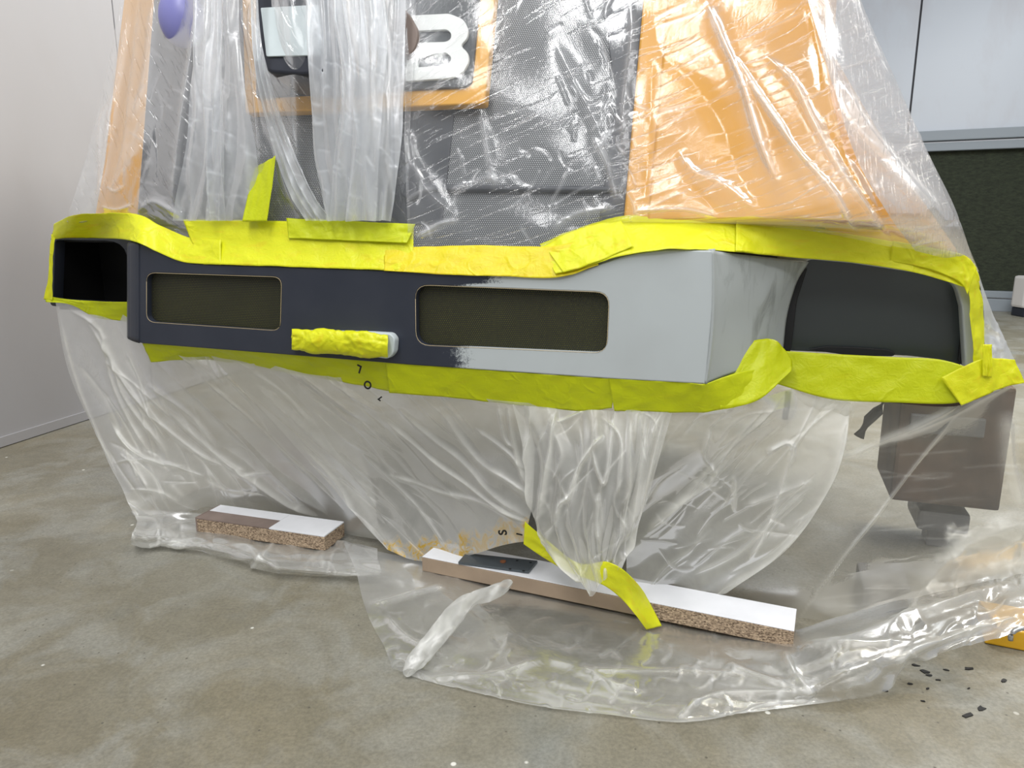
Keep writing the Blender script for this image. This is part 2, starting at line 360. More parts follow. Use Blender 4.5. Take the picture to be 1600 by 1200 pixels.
# sheets: rows of 3-D control points, smoothly interpolated, then creased
def catmull(P, n):
    P = np.asarray(P, float); k = P.shape[0]
    t = np.linspace(0, k-1, n); i = np.minimum(t.astype(int), k-2); f = (t-i)
    f = f.reshape((-1,)+(1,)*(P.ndim-1))
    g = lambda j: P[np.clip(j, 0, k-1)]
    p0 = np.where((i == 0).reshape(f.shape), 2*g(i)-g(i+1), g(i-1)); p1 = g(i); p2 = g(i+1)
    p3 = np.where((i >= k-2).reshape(f.shape), 2*g(i+1)-g(i), g(i+2))
    return .5*((2*p1)+(-p0+p2)*f+(2*p0-5*p1+4*p2-p3)*f**2+(-p0+3*p1-3*p2+p3)*f**3)
def segdist(X, Y, pts):
    best = np.full(X.shape, 1e9); along = np.zeros(X.shape); L = 0; tot = sum(math.dist(pts[i], pts[i+1]) for i in range(len(pts)-1))
    for (x0, y0), (x1, y1) in zip(pts[:-1], pts[1:]):
        dx, dy = x1-x0, y1-y0; q = dx*dx+dy*dy+1e-9
        t = np.clip(((X-x0)*dx+(Y-y0)*dy)/q, 0, 1); d = np.hypot(X-x0-t*dx, Y-y0-t*dy)
        m = d < best; best = np.where(m, d, best); along = np.where(m, (L+t*math.sqrt(q))/tot, along); L += math.sqrt(q)
    return best, along
def smoothline(pts, n=14):
    if len(pts) < 3: return pts
    return [tuple(p) for p in catmull(pts, n)]
def sheet(name, rows, nu, nv, mat, parent=None, creases=(), waves=(), haze=.25, floor=None, spray=None, thick=0, jag=0, inside=None, sharp=1.):
    C = np.array([[tuple(p) for p in r] for r in rows])            # [nr, nc, 3]
    G = catmull(C, nv); G = np.swapaxes(catmull(np.swapaxes(G, 0, 1), nu), 0, 1)
    du = np.gradient(G, axis=1); dv = np.gradient(G, axis=0); Nn = np.cross(du, dv); Nn /= np.linalg.norm(Nn, axis=2, keepdims=True)+1e-12
    flip = np.sum(Nn*(np.array([0, 0, EYE])-G), axis=2).mean() < 0
    if flip: Nn = -Nn
    X, Y = proj(G); disp = np.zeros(X.shape); hz = haze(X, Y) if callable(haze) else np.full(X.shape, float(haze))
    uu, vv = np.meshgrid(np.linspace(0, 1, nu), np.linspace(0, 1, nv))
    for (kind, fr, amp, seed) in waves:                             # soft folds running down (v), across (u) or both
        amp *= .8; r = np.random.RandomState(seed)
        for _ in range(7):
            a, b = r.uniform(.4, 1.6)*fr, r.uniform(-.35, .35)*fr
            if kind == 'u': ph = a*uu+b*vv*.5
            elif kind == 'v': ph = a*vv+b*uu*.5
            else: ph = a*uu*r.choice([-1, 1])+r.uniform(.4, 1.6)*fr*vv
            disp += amp/3*np.sin(2*pi*(ph+r.rand())+1.5*np.sin(2*pi*(vv*r.uniform(.5, 1.5)+r.rand())))
    for cr in creases:
        pts, w, amp, dh = cr[:4]; hw = cr[4] if len(cr) > 4 else w*1.3
        pts = smoothline(pts); w = max(1.5, w*sharp); hw = hw*(sharp+1)/2; R = max(w, hw)*4
        xs = [p[0] for p in pts]; ys = [p[1] for p in pts]
        m = (X > min(xs)-R) & (X < max(xs)+R) & (Y > min(ys)-R) & (Y < max(ys)+R)
        if not m.any(): continue
        d, al = segdist(X[m], Y[m], pts)
        tp = np.clip(np.minimum(al, 1-al)*7, 0, 1) if len(cr) < 6 else 1.
        disp[m] += .7*amp*np.exp(-np.sqrt((d/w)**2+.15)+.387)*tp
        hz[m] += dh*np.exp(-(d/hw)**2)*tp
    if jag:
        pass
    G = G+Nn*disp[..., None]
    if floor is not None: G[..., 2] = np.maximum(G[..., 2], floor+.0008*np.sin(X*.09+Y*.13))
    me = bpy.data.meshes.new(name)
    idx = np.arange(nu*nv).reshape(nv, nu)
    fc = np.stack([idx[:-1, :-1], idx[:-1, 1:], idx[1:, 1:], idx[1:, :-1]], -1).reshape(-1, 4)
    if inside is not None:
        cx = (X[:-1, :-1]+X[1:, 1:])/2; cy = (Y[:-1, :-1]+Y[1:, 1:])/2
        fc = fc[inside(cx, cy).reshape(-1)]
    me.from_pydata(G.reshape(-1, 3).tolist(), [], fc.tolist()); me.update()
    uvl = me.uv_layers.new(name='UVMap'); UV = np.stack([uu, vv], -1).reshape(-1, 2)
    li = np.empty(len(me.loops), int); me.loops.foreach_get('vertex_index', li)
    uvl.data.foreach_set('uv', UV[li].astype('f4').reshape(-1))
    a = me.attributes.new('haze', 'FLOAT', 'POINT'); a.data.foreach_set('value', np.clip(hz, 0, 1).astype('f4').reshape(-1))
    if spray is not None:
        a = me.attributes.new('overspray', 'FLOAT', 'POINT'); a.data.foreach_set('value', np.clip(spray(X, Y), 0, 1).astype('f4').reshape(-1))
    o = link(name, me, mat, parent, smooth=True)
    if thick:
        md = o.modifiers.new('thickness', 'SOLIDIFY'); md.thickness = thick; md.offset = 0
    return o
def rc(box, ang, length, n, w, amp, dh, seed, spread=12, bend=.12):
    r = np.random.RandomState(seed); out = []
    for _ in range(n):
        x, y = r.uniform(box[0], box[2]), r.uniform(box[1], box[3]); a = radians(ang+r.normal()*spread); L = length*r.uniform(.4, 1.3)
        dx, dy = cos(a)*L/2, sin(a)*L/2; b = r.normal()*bend*L
        out.append(([(x-dx, y-dy), (x-sin(a)*b, y+cos(a)*b), (x+dx, y+dy)], w*r.uniform(.6, 1.5), amp*.45*r.uniform(.4, 1.4)*r.choice([-1, 1]), dh*r.uniform(.3, 1.3)))
    return out

# ------------------------------------------------------------------ the room
def struct(o): o['kind'] = 'structure'; return o
struct(meshobj('floor', [(-6, -3, 0), (9, -3, 0), (9, 12, 0), (-6, 12, 0), (-6, -3, -.1), (9, -3, -.1), (9, 12, -.1), (-6, 12, -.1)],
    [(0, 1, 2, 3), (4, 5, 6, 7), (0, 1, 5, 4), (1, 2, 6, 5), (2, 3, 7, 6), (3, 0, 4, 7)], M['floor']))
a = FL(0, 700); b = FL(140, 655); dl = (b-a).normalized()
nl = Vector((-dl.y, dl.x, 0))                                       # points to the left, away from the room
def lw(s, z, t=0): return a+dl*s+nl*t+ZZ*z
def lbox(name, s0, s1, t0, t1, z0, z1, mat):
    q = [(s0, t0), (s1, t0), (s1, t1), (s0, t1)]
    return hexa(name, [lw(x, z0, y) for x, y in q], [lw(x, z1, y) for x, y in q], mat)
# where the seam of the left wall stands
r_ = ray(176, 20); k_ = None
for i in range(2000):
    P = Vector((0, 0, EYE))+r_*(i*.005)
    if (P-a).dot(nl) > 0: k_ = (P-a).dot(dl); break
k_ = k_ or 1.2
struct(lbox('wall_left', -5, k_-.003, 0, .06, 0, 3.2, M['wall']))
struct(lbox('wall_left', k_+.003, 6, 0, .06, 0, 3.2, M['wall']))
struct(lbox('trim_1', -5, 6, .012, .05, 0, 3.2, M['seam']))
struct(lbox('baseboard_left', -5, 6, -.006, 0, .003, .035, M['wall']))
bp0 = FL(1560, 486); ang = radians(-27); db = Vector((cos(ang), sin(ang), 0)); nb = Vector((-db.y, db.x, 0))
def bbox_(name, s0, s1, t0, t1, z0, z1, mat, bevel=0):
    q = [(s0, t0), (s1, t0), (s1, t1), (s0, t1)]
    f = lambda x, y, z: bp0+db*x+nb*y+ZZ*z
    return hexa(name, [f(x, y, z0) for x, y in q], [f(x, y, z1) for x, y in q], mat, None, bevel)
def onback(px, py, t=0):
    r = ray(px, py); o = Vector((0, 0, EYE)); k = (bp0+nb*t-o).dot(nb)/r.dot(nb); P = o+r*k
    return (P-bp0).dot(db), P.z
sx, _ = onback(1430, 100); zt = onback(1525, 202)[1]; zf = onback(1525, 234)[1]; zl = onback(1560, 455)[1]; zl2 = onback(1560, 467)[1]; zt2 = onback(1525, 221)[1]
struct(bbox_('wall_back', -9, sx-.008, 0, .1, zt, 3.4, M['wallb']))
struct(bbox_('wall_back', sx+.008, 5, 0, .1, zt, 3.4, M['wallb']))
struct(bbox_('trim_2', -9, 5, .03, .12, zt-.02, 3.4, M['seam']))
struct(bbox_('trim_3', -9, 5, -.05, .08, zt2+.015, zt, M['trim'], .006))
struct(bbox_('trim_4', -9, 5, -.02, .08, zf, zt2, M['trim'], .006))
struct(bbox_('wall_back', -9, 5, .05, .12, zl, zf, M['filter']))
struct(bbox_('baseboard_back', -9, 5, -.01, .08, zl2+.01, zl, M['trim'], .004))
struct(bbox_('baseboard_back', -9, 5, -.03, .08, 0, zl2, M['trim'], .004))

# box with yellow lid at the far right
P0 = FL(1600, 492); e = empty('plastic_canister', P0, 'pale plastic canister with yellow cap and dark base standing by the dark filter wall', 'canister')
def cbox(name, x0, x1, y0, y1, z0, z1, mat, bevel=.01):
    f = lambda x, y, z: P0+Vector((x, y, z)); q = [(x0, y0), (x1, y0), (x1, y1), (x0, y1)]
    return hexa(name, [f(x, y, z0) for x, y in q], [f(x, y, z1) for x, y in q], mat, e, bevel)
dist = P0.length; k = 5.2/F
cbox('body', -22*k*.98-.035, .13, -.17, -.01, .07, 71*k, M['plast'], .02); cbox('base', -19*k-.035, .12, -.165, -.015, 0, .07, M['blackbox'])
cbox('cap', -6*k-.03, .03, -.14, -.05, 71*k, 77*k, M['signy'])

# ------------------------------------------------------------------ the machine
ML = W(200, 535, BL); MR = W(1110, 600, BL); uL = getuw(ML)[0]; uR = getuw(MR)[0]; zB = MR.z; zBL = ML.z
mach = empty('excavator', uw((uL+uR)/2, BL+.6, 0), 'large orange machine with dark grille, masked under plastic film and yellow tape', 'machine')
BO = W(200, 535, BL)                                                 # bumper plate frame origin
bf = lambda px, py: W(px, py, BL)
bump_out = [(217, 382), (218, 380.5), (240, 390), (276, 404), (300, 412), (640, 424), (760, 430), (870, 431), (905, 424), (980, 398), (1040, 390), (1117, 392),
            (1113, 480), (1102, 600), (960, 592), (640, 570), (420, 552), (222, 536.5), (217, 535)]
h1 = [(229, 426), (440, 433), (438, 517), (229, 503)]; h2 = [(649, 445), (952, 457), (948, 552), (650, 539)]
ub = (bf(722, 520)-BO).dot(U2); zb_ = (bf(700, 446)-BO).z
M['bumper'] = bumperpaint(ub, zb_)
bumper = plate('bumper', [roundpoly(bump_out, [0, 0, 8, 8, 10, 0, 0, 12, 20, 20, 20, 2, 2, 2, 0, 0, 0, 0, 0]), roundpoly(h1, 14), roundpoly(h2, 22)],
    BO, U2, ZZ, .020, .0022, M['bumper'], mach, bf)
# perforated grilles: real holes on a hexagonal grid
def perforated(name, quad, w, pitch, mat, parent, hole=.62):
    us = [getuw(W(px, py, w)) for px, py in quad]; u0, u1 = min(p[0] for p in us)-.01, max(p[0] for p in us)+.01
    zs = [p[2] for p in us]; z0, z1 = min(zs)-.01, max(zs)+.01
    V = []; Fc = []; r = pitch*hole/2; ry = pitch*math.sqrt(3)/2; nr = int((z1-z0)/ry); ncx = int((u1-u0)/pitch)
    R = pitch/math.sqrt(3)
    for j in range(nr):
        for i in range(ncx):
            cu, cz = u0+(i+.5*(j % 2))*pitch, z0+j*ry; b0 = len(V)
            for k in range(6):
                t = pi/6+k*pi/3; V.append(uw(cu+R*cos(t), w, cz+R*sin(t))); V.append(uw(cu+r*cos(t), w, cz+r*sin(t)))
            for k in range(6):
                a_, b_ = b0+2*k, b0+2*((k+1) % 6); Fc.append((a_, b_, b_+1, a_+1))
    return meshobj(name, V, Fc, mat, parent)
for q in (h1, h2):
    g = perforated('grille', q, BL+.014, .0040, M['meshm'], mach, .48)
    rp = roundpoly(q, 14 if q is h1 else 22); rp.append(rp[0]); tube('sanded_edge', [W(x, y, BL-.0002) for x, y in rp], .0005, M['sand'], mach, 6)
    us = [getuw(W(px, py, BL+.03)) for px, py in q]
    uwbox('masking_panel', min(p[0] for p in us)-.015, max(p[0] for p in us)+.015, BL+.030, BL+.034, min(p[2] for p in us)-.01, max(p[2] for p in us)+.01, M['olive'], g)
# bumper shell behind the face: top ledge and underside
topo = [(205, 374), (240, 390), (276, 404), (300, 412), (640, 424), (870, 431), (905, 424), (980, 398), (1040, 390), (1117, 392)]
r0 = [W(x, y, BL+.006) for x, y in topo]; r1 = [p+N2*.06+ZZ*.012 for p in r0]; r2 = [p+N2*.16+ZZ*.02 for p in r0]
sheet('top_ledge', [r0, r1, r2], 60, 6, M['primer'], mach, thick=.004)
bot = [(212, 533), (420, 550), (640, 568), (960, 590), (1100, 598)]
r0 = [W(x, y, BL+.01) for x, y in bot]; sheet('bottom_ledge', [r0, [p+N2*.12 for p in r0], [p+N2*.3+ZZ*.02 for p in r0]], 30, 6, M['underside'], mach, thick=.004)
# right cheek sweeping back to the wing
cw = [[(1112, 391, 0), (1113, 450, 0), (1112, 500, 0), (1108, 550, 0), (1101, 599, 0)],
      [(1122, 393, .012), (1124, 450, .014), (1121, 500, .014), (1116, 548, .012), (1109, 596, .012)],
      [(1160, 398, .05), (1160, 450, .055), (1152, 500, .055), (1150, 545, .055), (1146, 582, .05)],
      [(1215, 404, .11), (1205, 450, .10), (1194, 500, .10), (1188, 540, .10), (1186, 572, .10)],
      [(1262, 409, .152), (1243, 440, .152), (1228, 490, .152), (1222, 540, .152), (1220, 565, .152)]]
sheet('right_cheek', [[W(x, y, BL+d) for x, y, d in r] for r in cw], 40, 50, M['smudge'], mach, thick=.006,
      creases=[([(1160, 412), (1175, 408), (1190, 412)], 9, .002, 0), ([(1200, 440), (1190, 470), (1182, 480)], 4, .0015, 0)])
# left return of the block
lc = []
for x, d, yt, yb in ((218, .0, 380, 536), (211, .003, 377, 534), (204, .010, 377, 531), (200, .022, 382, 528), (199.5, .09, 392, 523), (199.5, .15, 400, 517)):
    lc.append([W(x, yt+(yb-yt)*k/4, BL+d) for k in range(5)])
sheet('left_cheek', lc, 20, 30, M['bumper'], mach, thick=.003)
# wings: frame plates with an opening, dark housing behind
wf = lambda px, py: W(px, py, WG)
wo = WG
wing = plate('wing_frame', [roundpoly([(80, 362), (230, 362), (260, 380), (260, 492), (78, 478)], 6), roundpoly([(86, 375), (199, 377), (199, 474), (83, 468)], [6, 34, 0, 2])],
    W(80, 470, wo), U2, ZZ, .03, .002, M['navy'], mach, wf)
ol = [getuw(W(x, y, wo+.02)) for x, y in ((80, 470), (225, 370))]
uwbox('wing_housing', ol[0][0]+.01, ol[1][0]+.06, wo+.16, wo+.18, ol[0][2]-.02, ol[1][2]-.006, M['black'], wing)
uwbox('wing_housing', ol[0][0]+.020, ol[0][0]+.026, wo+.025, wo+.17, ol[0][2]-.02, ol[1][2]-.006, M['black'], wing)
uwbox('wing_housing', ol[0][0]+.020, ol[1][0]+.05, wo+.025, wo+.17, ol[1][2]-.014, ol[1][2]-.006, M['black'], wing)
uwbox('wing_housing', ol[0][0]+.020, ol[1][0]+.05, wo+.025, wo+.17, ol[0][2]-.022, ol[0][2]-.012, M['black'], wing)
wing = plate('wing_frame', [roundpoly([(1215, 392), (1300, 398), (1420, 415), (1518, 436), (1532, 500), (1528, 590), (1400, 585), (1215, 565)], 8),
    roundpoly([(1262, 405), (1330, 411), (1430, 426), (1493, 442), (1503, 480), (1509, 578), (1480, 574), (1215, 552), (1222, 500), (1236, 440)], [10, 0, 0, 16, 0, 3, 0, 2, 0, 10])],
    W(1215, 560, wo), U2, ZZ, .03, .003, M['primer'], mach, wf)
def quadplate(name, pts, w, th, mat, parent, r=3):
    return plate(name, [roundpoly(pts, r)], W(*pts[0], w), U2, ZZ, th, min(.002, th*.4), mat, parent, lambda x, y: W(x, y, w))
quadplate('glossy_panel', [(1255, 396), (1330, 402), (1430, 416), (1500, 436), (1506, 562), (1500, 572), (1470, 562), (1420, 556), (1330, 552), (1232, 548), (1240, 470)], wo+.045, .006, M['gblack'], wing, 5)
quadplate('rubber_seal', [(1247, 415), (1262, 418), (1245, 470), (1236, 550), (1220, 548), (1228, 470)], wo+.028, .012, M['hose'], wing, 5)
quadplate('rubber_seal', [(1496, 440), (1504, 448), (1511, 576), (1497, 566), (1502, 520)], wo+.028, .010, M['hose'], wing, 4)
quadplate('paint_streak', [(1262, 546), (1290, 541), (1330, 542), (1385, 546), (1400, 551), (1396, 557), (1330, 556)], wo+.036, .003, M['black'], wing, 4)
# lamp under wrapped tape
lp = quadplate('lamp', [(575, 519), (610, 521), (617, 530), (615, 552), (606, 561), (570, 556), (480, 545), (466, 538), (466, 522), (476, 517)], BL-.018, .018, M['greyface'], mach, 5)
# upper body
def upl(name, pts, off, th, mat, parent, r=3, bev=.002, holes=()):
    ay = (ZZ+N2*LEAN).normalized(); org = UP(*pts[0], off)
    return plate(name, [roundpoly(pts, r)]+[roundpoly(h, 4) for h in holes], org, U2, ay, th, bev, mat, parent, lambda x, y: UP(x, y, off))
def grillemat():
    m, n, l, b = newmat('grey_perforated_hood')
    tc = n.new('ShaderNodeTexCoord'); sp = n.new('ShaderNodeSeparateXYZ'); l.new(tc.outputs['Object'], sp.inputs[0])
    p = .0041
    fx = math_(n, l, 'DIVIDE', sp.outputs['X'], p); fy = math_(n, l, 'DIVIDE', sp.outputs['Y'], p*1.732)
    def cell(ox, oy):
        gx = math_(n, l, 'SUBTRACT', math_(n, l, 'FRACT', math_(n, l, 'ADD', fx, ox)), .5)
        gy = math_(n, l, 'MULTIPLY', math_(n, l, 'SUBTRACT', math_(n, l, 'FRACT', math_(n, l, 'ADD', fy, oy)), .5), 1.732)
        return math_(n, l, 'SQRT', math_(n, l, 'ADD', math_(n, l, 'MULTIPLY', gx, gx), math_(n, l, 'MULTIPLY', gy, gy)))
    d = math_(n, l, 'MINIMUM', cell(100, 100), cell(100.5, 100.5))
    c = ramp(n, l, d, .26, .40, (.33, .345, .36), (.015, .017, .020))
    l.new(c, b.inputs['Base Color']); b.inputs['Roughness'].default_value = .5
    return m
M['hood'] = grillemat()
M['hoodp'] = pm('dark_grey_hood_frame', (.045, .05, .06), .45)
hood = upl('hood_grille', [(225, -260), (1035, -260), (1005, 0), (973, 352), (960, 420), (240, 420), (213, 360), (240, 0)], 0, .02, M['hood'], mach, 2)
upl('hood_frame', [(950, -260), (1035, -260), (1005, 0), (973, 352), (935, 352), (962, 150), (940, 0)], .004, .012, M['hoodp'], mach)
upl('hood_frame', [(225, -260), (330, -260), (335, 0), (330, 352), (213, 352), (240, 0)], .004, .012, M['hoodp'], mach)
upl('hood_frame', [(590, -100), (740, -100), (690, 352), (590, 352)], .003, .010, M['hoodp'], mach)
upl('ridge', [(640, 286), (975, 291), (974, 300), (640, 297)], .012, .02, M['hoodp'], mach, 2, .004)
upl('side_panel', [(1040, -260), (1300, -260), (1302, 0), (1300, 150), (1325, 250), (1385, 352), (1240, 347), (1150, 345), (1009, 347), (1012, 330), (1042, 0)], .008, .03, M['orange'], mach, 4, .006)
upl('side_panel', [(1035, -260), (1052, -260), (1050, 0), (1018, 346), (973, 347), (1004, 0)], .004, .03, M['orange'], mach, 2, .005)
upl('side_panel', [(200, -260), (236, -260), (240, 0), (216, 341), (146, 341), (162, 250), (192, 0)], -.004, .03, M['orange'], mach, 4, .006)
upl('side_panel', [(1290, 60), (1330, 130), (1400, 250), (1500, 395), (1290, 372)], -.075, .02, M['orange'], mach, 8, .005)
# badge
bd = upl('badge', [(372, -200), (790, -200), (772, 0), (757, 162), (383, 177)], .030, .022, M['badgeyel'], mach, 5, .003)
bp_ = upl('badge_panel', [(400, -160), (765, -160), (748, 12), (737, 128), (727, 136), (400, 152)], .036, .008, M['badgeblk'], bd, 6, .001)
Bo = [(640, 24), (702, 21), (724, 30), (732, 46), (730, 60), (719, 71), (731, 82), (733, 96), (724, 112), (703, 122), (632, 127)]
Bh1 = [(652, 48), (698, 46), (705, 52), (704, 61), (697, 65), (652, 67)]; Bh2 = [(654, 87), (697, 82), (705, 89), (703, 98), (696, 102), (652, 105)]
upl('letter_b', Bo, .042, .008, M['white'], bd, 6, .001, (Bh1, Bh2))
upl('boss', [(612, 22), (628, 8), (642, 25), (654, 50), (648, 78), (632, 92), (612, 82)], .055, .014, M['brown'], bd, 10, .003)
upl('latch', [(628, 282), (645, 280), (652, 292), (648, 306), (632, 311), (622, 300)], .02, .014, M['blackbox'], mach, 8, .004)
# black box with a pale grey face
bx = upl('black_housing', [(396, -60), (540, -60), (535, 112), (470, 117), (418, 113), (402, 85)], .13, .11, M['blackbox'], mach, 8, .006)
upl('face_plate', [(407, 12), (500, 7), (500, 86), (416, 88)], .1345, .004, M['greyface'], bx, 2, .0008)
# lavender cap
me = bpy.data.meshes.new('lavender_cap'); bm = bmesh.new(); bmesh.ops.create_uvsphere(bm, u_segments=32, v_segments=18, radius=.048)
for v in bm.verts: v.co.z *= 1.25; v.co.y *= .7
bm.to_mesh(me); bm.free(); o = link('round_cap', me, M['purple'], mach, True); o['label'] = 'lavender rounded cap'
o.matrix_basis = Matrix.Translation(UP(284, 28, .05))
# body mass behind and under
u0 = getuw(UP(215, 300))[0]; u1 = getuw(UP(1290, 300))[0]
hexa('body', [uw(u0, WU+.04, .72), uw(u1, WU+.04, .72), uw(u1, WU+1.3, .72), uw(u0, WU+1.3, .72)],
     [uw(u0, WU+.28, 1.45), uw(u1, WU+.28, 1.45), uw(u1, WU+1.3, 1.45), uw(u0, WU+1.3, 1.45)], M['orange'], mach)
uwbox('chassis', uL+.16, uR-.2, BL+.36, BL+1.3, .54, .62, M['underside'], mach)
uwbox('chassis', uL+.0, uR+.36, WG+.24, BL+1.2, .64, .68, M['underside'], mach)
# rusty block with cast foot seen through the film at the right
P = W(1392, 770, 1.72); Q = W(1562, 800, 1.72); T = W(1400, 625, 1.72)
rb = uwbox('ballast_block', getuw(P)[0], getuw(Q)[0], 1.72, 1.95, Q.z, W(1480, 600, 1.72).z, M['rust'], mach, .008)
rb['label'] = 'rusty brown steel block'
uwbox('bracket', getuw(P)[0]+.02, getuw(Q)[0]-.05, 1.708, 1.72, Q.z+.16, Q.z+.20, M['jack'], rb, .003)
P = W(1436, 800, 1.76); Q = W(1510, 868, 1.76)
uwbox('foot', getuw(P)[0], getuw(Q)[0], 1.76, 1.9, .05, P.z+.005, M['jack'], rb, .01)
# pivot to the floor
uwbox('support', getuw(P)[0]+.03, getuw(Q)[0]-.03, 1.80, 1.86, .0, .06, M['jack'], rb, .004)
tube('hose', [W(1385, 620, 1.6), W(1372, 642, 1.6), W(1358, 655, 1.6), W(1342, 682, 1.6)], .011, M['hose'], mach)
tube('hose', [W(1232, 612, 1.45), W(1230, 632, 1.45), W(1226, 655, 1.45)], .006, M['hose'], mach)
# dark low block on the floor behind film
P = FL(1345, 958); Q = FL(1420, 958)
o = hexa('steel_shoe', [P, Q, Q+N2*.12, P+N2*.12], [p+ZZ*.05 for p in (P, Q, Q+N2*.12, P+N2*.12)], M['jack'], None, .004)
tag(o, 'dark low steel block on the floor, blurred behind the film below the rusty block', 'steel block')

# ------------------------------------------------------------------ battens
def batten(name, A, B, depth, h, label, parts):
    """A, B: floor points of the front face; parts: (part, s0, s1, d0, d1, z0, z1, mat)"""
    L = (B-A).length; d = (B-A).normalized(); nrm = Vector((-d.y, d.x, 0)); e = empty(name, A, label, 'wooden batten')
    for (pn, s0, s1, d0, d1, z0, z1, mt) in parts:
        q = [(s0*L, d0), (s1*L, d0), (s1*L, d1), (s0*L, d1)]
        f = lambda s, dd, z: A+d*s+nrm*dd+ZZ*z
        hexa(pn, [f(s, dd, z0) for s, dd in q], [f(s, dd, z1) for s, dd in q], mt, e, .0012)
    return e, A, d, nrm, L
bh = .036; A = FL(309, 832, .006); B = FL(508, 862, .006)
A.z = B.z = .008; bl, LA, ld, ln, LL = batten('batten', A, B, .1, bh, 'short chipboard batten with white top on the film, at the left', [
    ('chipboard_core', 0, 1, 0, .085, 0, bh-.004, M['chip']), ('veneer', .0, .58, .0, .045, bh-.0038, bh, M['veneer']),
    ('white_laminate', .0, .58, .0455, .085, bh-.0038, bh+.0002, M['whitelam']), ('white_laminate', .5805, 1, 0, .085, bh-.0038, bh, M['whitelam']),
    ('veneer', -.012, -.0005, 0, .085, 0, bh, M['veneer'])])
A = FL(660, 898, 0); B = FL(1238, 1020, 0); A.z = B.z = .009
d = (B-A).normalized(); print('right batten', (B-A).length, getuw(A), getuw(B))
rh = .032
br, RA, rd, rn, RL = batten('batten', A, B, .1, rh, 'long white topped batten with timber and chipboard front, at the right', [
    ('timber_core', 0, .66, 0, .082, 0, rh-.002, M['timber']), ('chipboard_core', .6605, 1, 0, .082, 0, rh-.002, M['chip']),
    ('white_laminate', 0, 1, .001, .082, rh-.0018, rh, M['whitelam'])])
pl = empty('steel_plate', RA+ZZ*rh, 'dark grey drilled steel plate lying on the right batten', 'steel plate')
f = lambda px, py: FL(px, py, RA.z+rh)
q = [(722, 896), (735, 874), (760, 866), (838, 876), (826, 899)]
q = [(716, 882), (728, 868), (840, 880), (826, 897)]
c4 = [f(*p) for p in q]
hexa('plate_body', [p+ZZ*.0005 for p in c4], [p+ZZ*.006 for p in c4], M['plate'], pl, .0008)
def disc(name, P, r, h, mat, parent):
    n_ = 14; V = [P+Vector((cos(2*pi*k/n_)*r, sin(2*pi*k/n_)*r, z)) for z in (0, h) for k in range(n_)]
    return meshobj(name, V, [tuple(range(n_)), tuple(range(n_, 2*n_))]+[(k, (k+1) % n_, n_+(k+1) % n_, n_+k) for k in range(n_)], mat, parent)
f6 = lambda px, py: FL(px, py, RA.z+rh+.006)
disc('bolt', f6(786, 878), .006, .002, M['rusty'], pl)
for x, y in ((808, 876), (797, 889), (818, 892), (829, 879)): disc('hole', f6(x, y), .0028, .0004, M['black'], pl)

# ------------------------------------------------------------------ tape strips
TG = 'strips of yellow masking tape'
def tape(top, bot, label, mat='tape', nu=None, nv=14, creases=0, seed=1, amp=.0016, mid=None, thick=.0003, ang=90, waves=()):
    """top/bot: lists of (px, py, w) or 3-D points, equal counts"""
    P = lambda q: q if isinstance(q, Vector) else (UP(q[0], q[1], q[3]) if len(q) == 4 else W(*q))
    rows = [[P(q) for q in top]]
    if mid: rows.append([P(q) for q in mid])
    rows.append([P(q) for q in bot])
    A0 = np.array([tuple(p) for p in rows[0]]); B0 = np.array([tuple(p) for p in rows[-1]])
    xs, ys = proj(np.concatenate([A0, B0])); L = max(xs.max()-xs.min(), ys.max()-ys.min()); nu = nu or int(max(20, L/2.5))
    cr = rc((xs.min(), ys.min(), xs.max(), ys.max()), ang, 28, creases, 3.2, amp, 0, seed, 40, .2)
    o = sheet('masking_tape', rows, nu, max(nv, 20), M[mat], None, creases=cr, waves=[('u', max(3, L/60), .0011, seed)]+list(waves), thick=thick)
    tag(o, label, 'masking tape')
    return o
bt = BL-.003
Ut = 0
# upper row, left to right: lower edge on the bumper, upper edge on the film
tape([(85, 350, WG-.02), (112, 337, 1.282), (160, 333, 1.275), (215, 335, 1.27), (250, 352, BL+.032), (300, 372, BL+.03), (345, 374, BL+.018)],
     [(80, 375, WG-.018), (105, 372, WG-.018), (150, 372, WG-.018), (205, 376, bt-.003), (245, 393, bt-.002), (285, 409, bt), (345, 414, bt)],
     'tape strip over the left wing of the bumper above the black opening', creases=40, seed=3, amp=.0022)
tape([(286, 343, BL+.036), (380, 344, BL+.036), (470, 346, BL+.036), (560, 348, BL+.036), (647, 351, BL+.036)],
     [(318, 413, bt), (400, 415, bt-.001), (480, 418, bt), (570, 421, bt), (640, 424, bt)],
     'long tape strip above the left grille, with the upright tape end rising from it', creases=34, seed=5,
     mid=[(300, 380, BL+.022), (390, 384, BL+.020), (475, 386, BL+.020), (565, 388, BL+.022), (645, 390, BL+.022)])
tape([(448, 341, BL+.033), (500, 343, BL+.033), (580, 347, BL+.033), (649, 350, BL+.033)],
     [(450, 372, BL+.020), (500, 374, BL+.020), (570, 377, BL+.020), (636, 380, BL+.020)],
     'short olive overlap of tape laid along the top edge, left of centre', 'tape2', seed=6, creases=8)
tape([(600, 388, BL+.024), (700, 384, BL+.028), (790, 384, BL+.028), (870, 384, BL+.024), (930, 366, BL+.03)],
     [(600, 423, bt-.0015), (700, 429, bt-.002), (790, 432, bt-.002), (875, 433, bt-.002), (935, 414, bt-.001)],
     'golden tape strip along the dip above the right grille', 'tapeo', creases=22, seed=8)
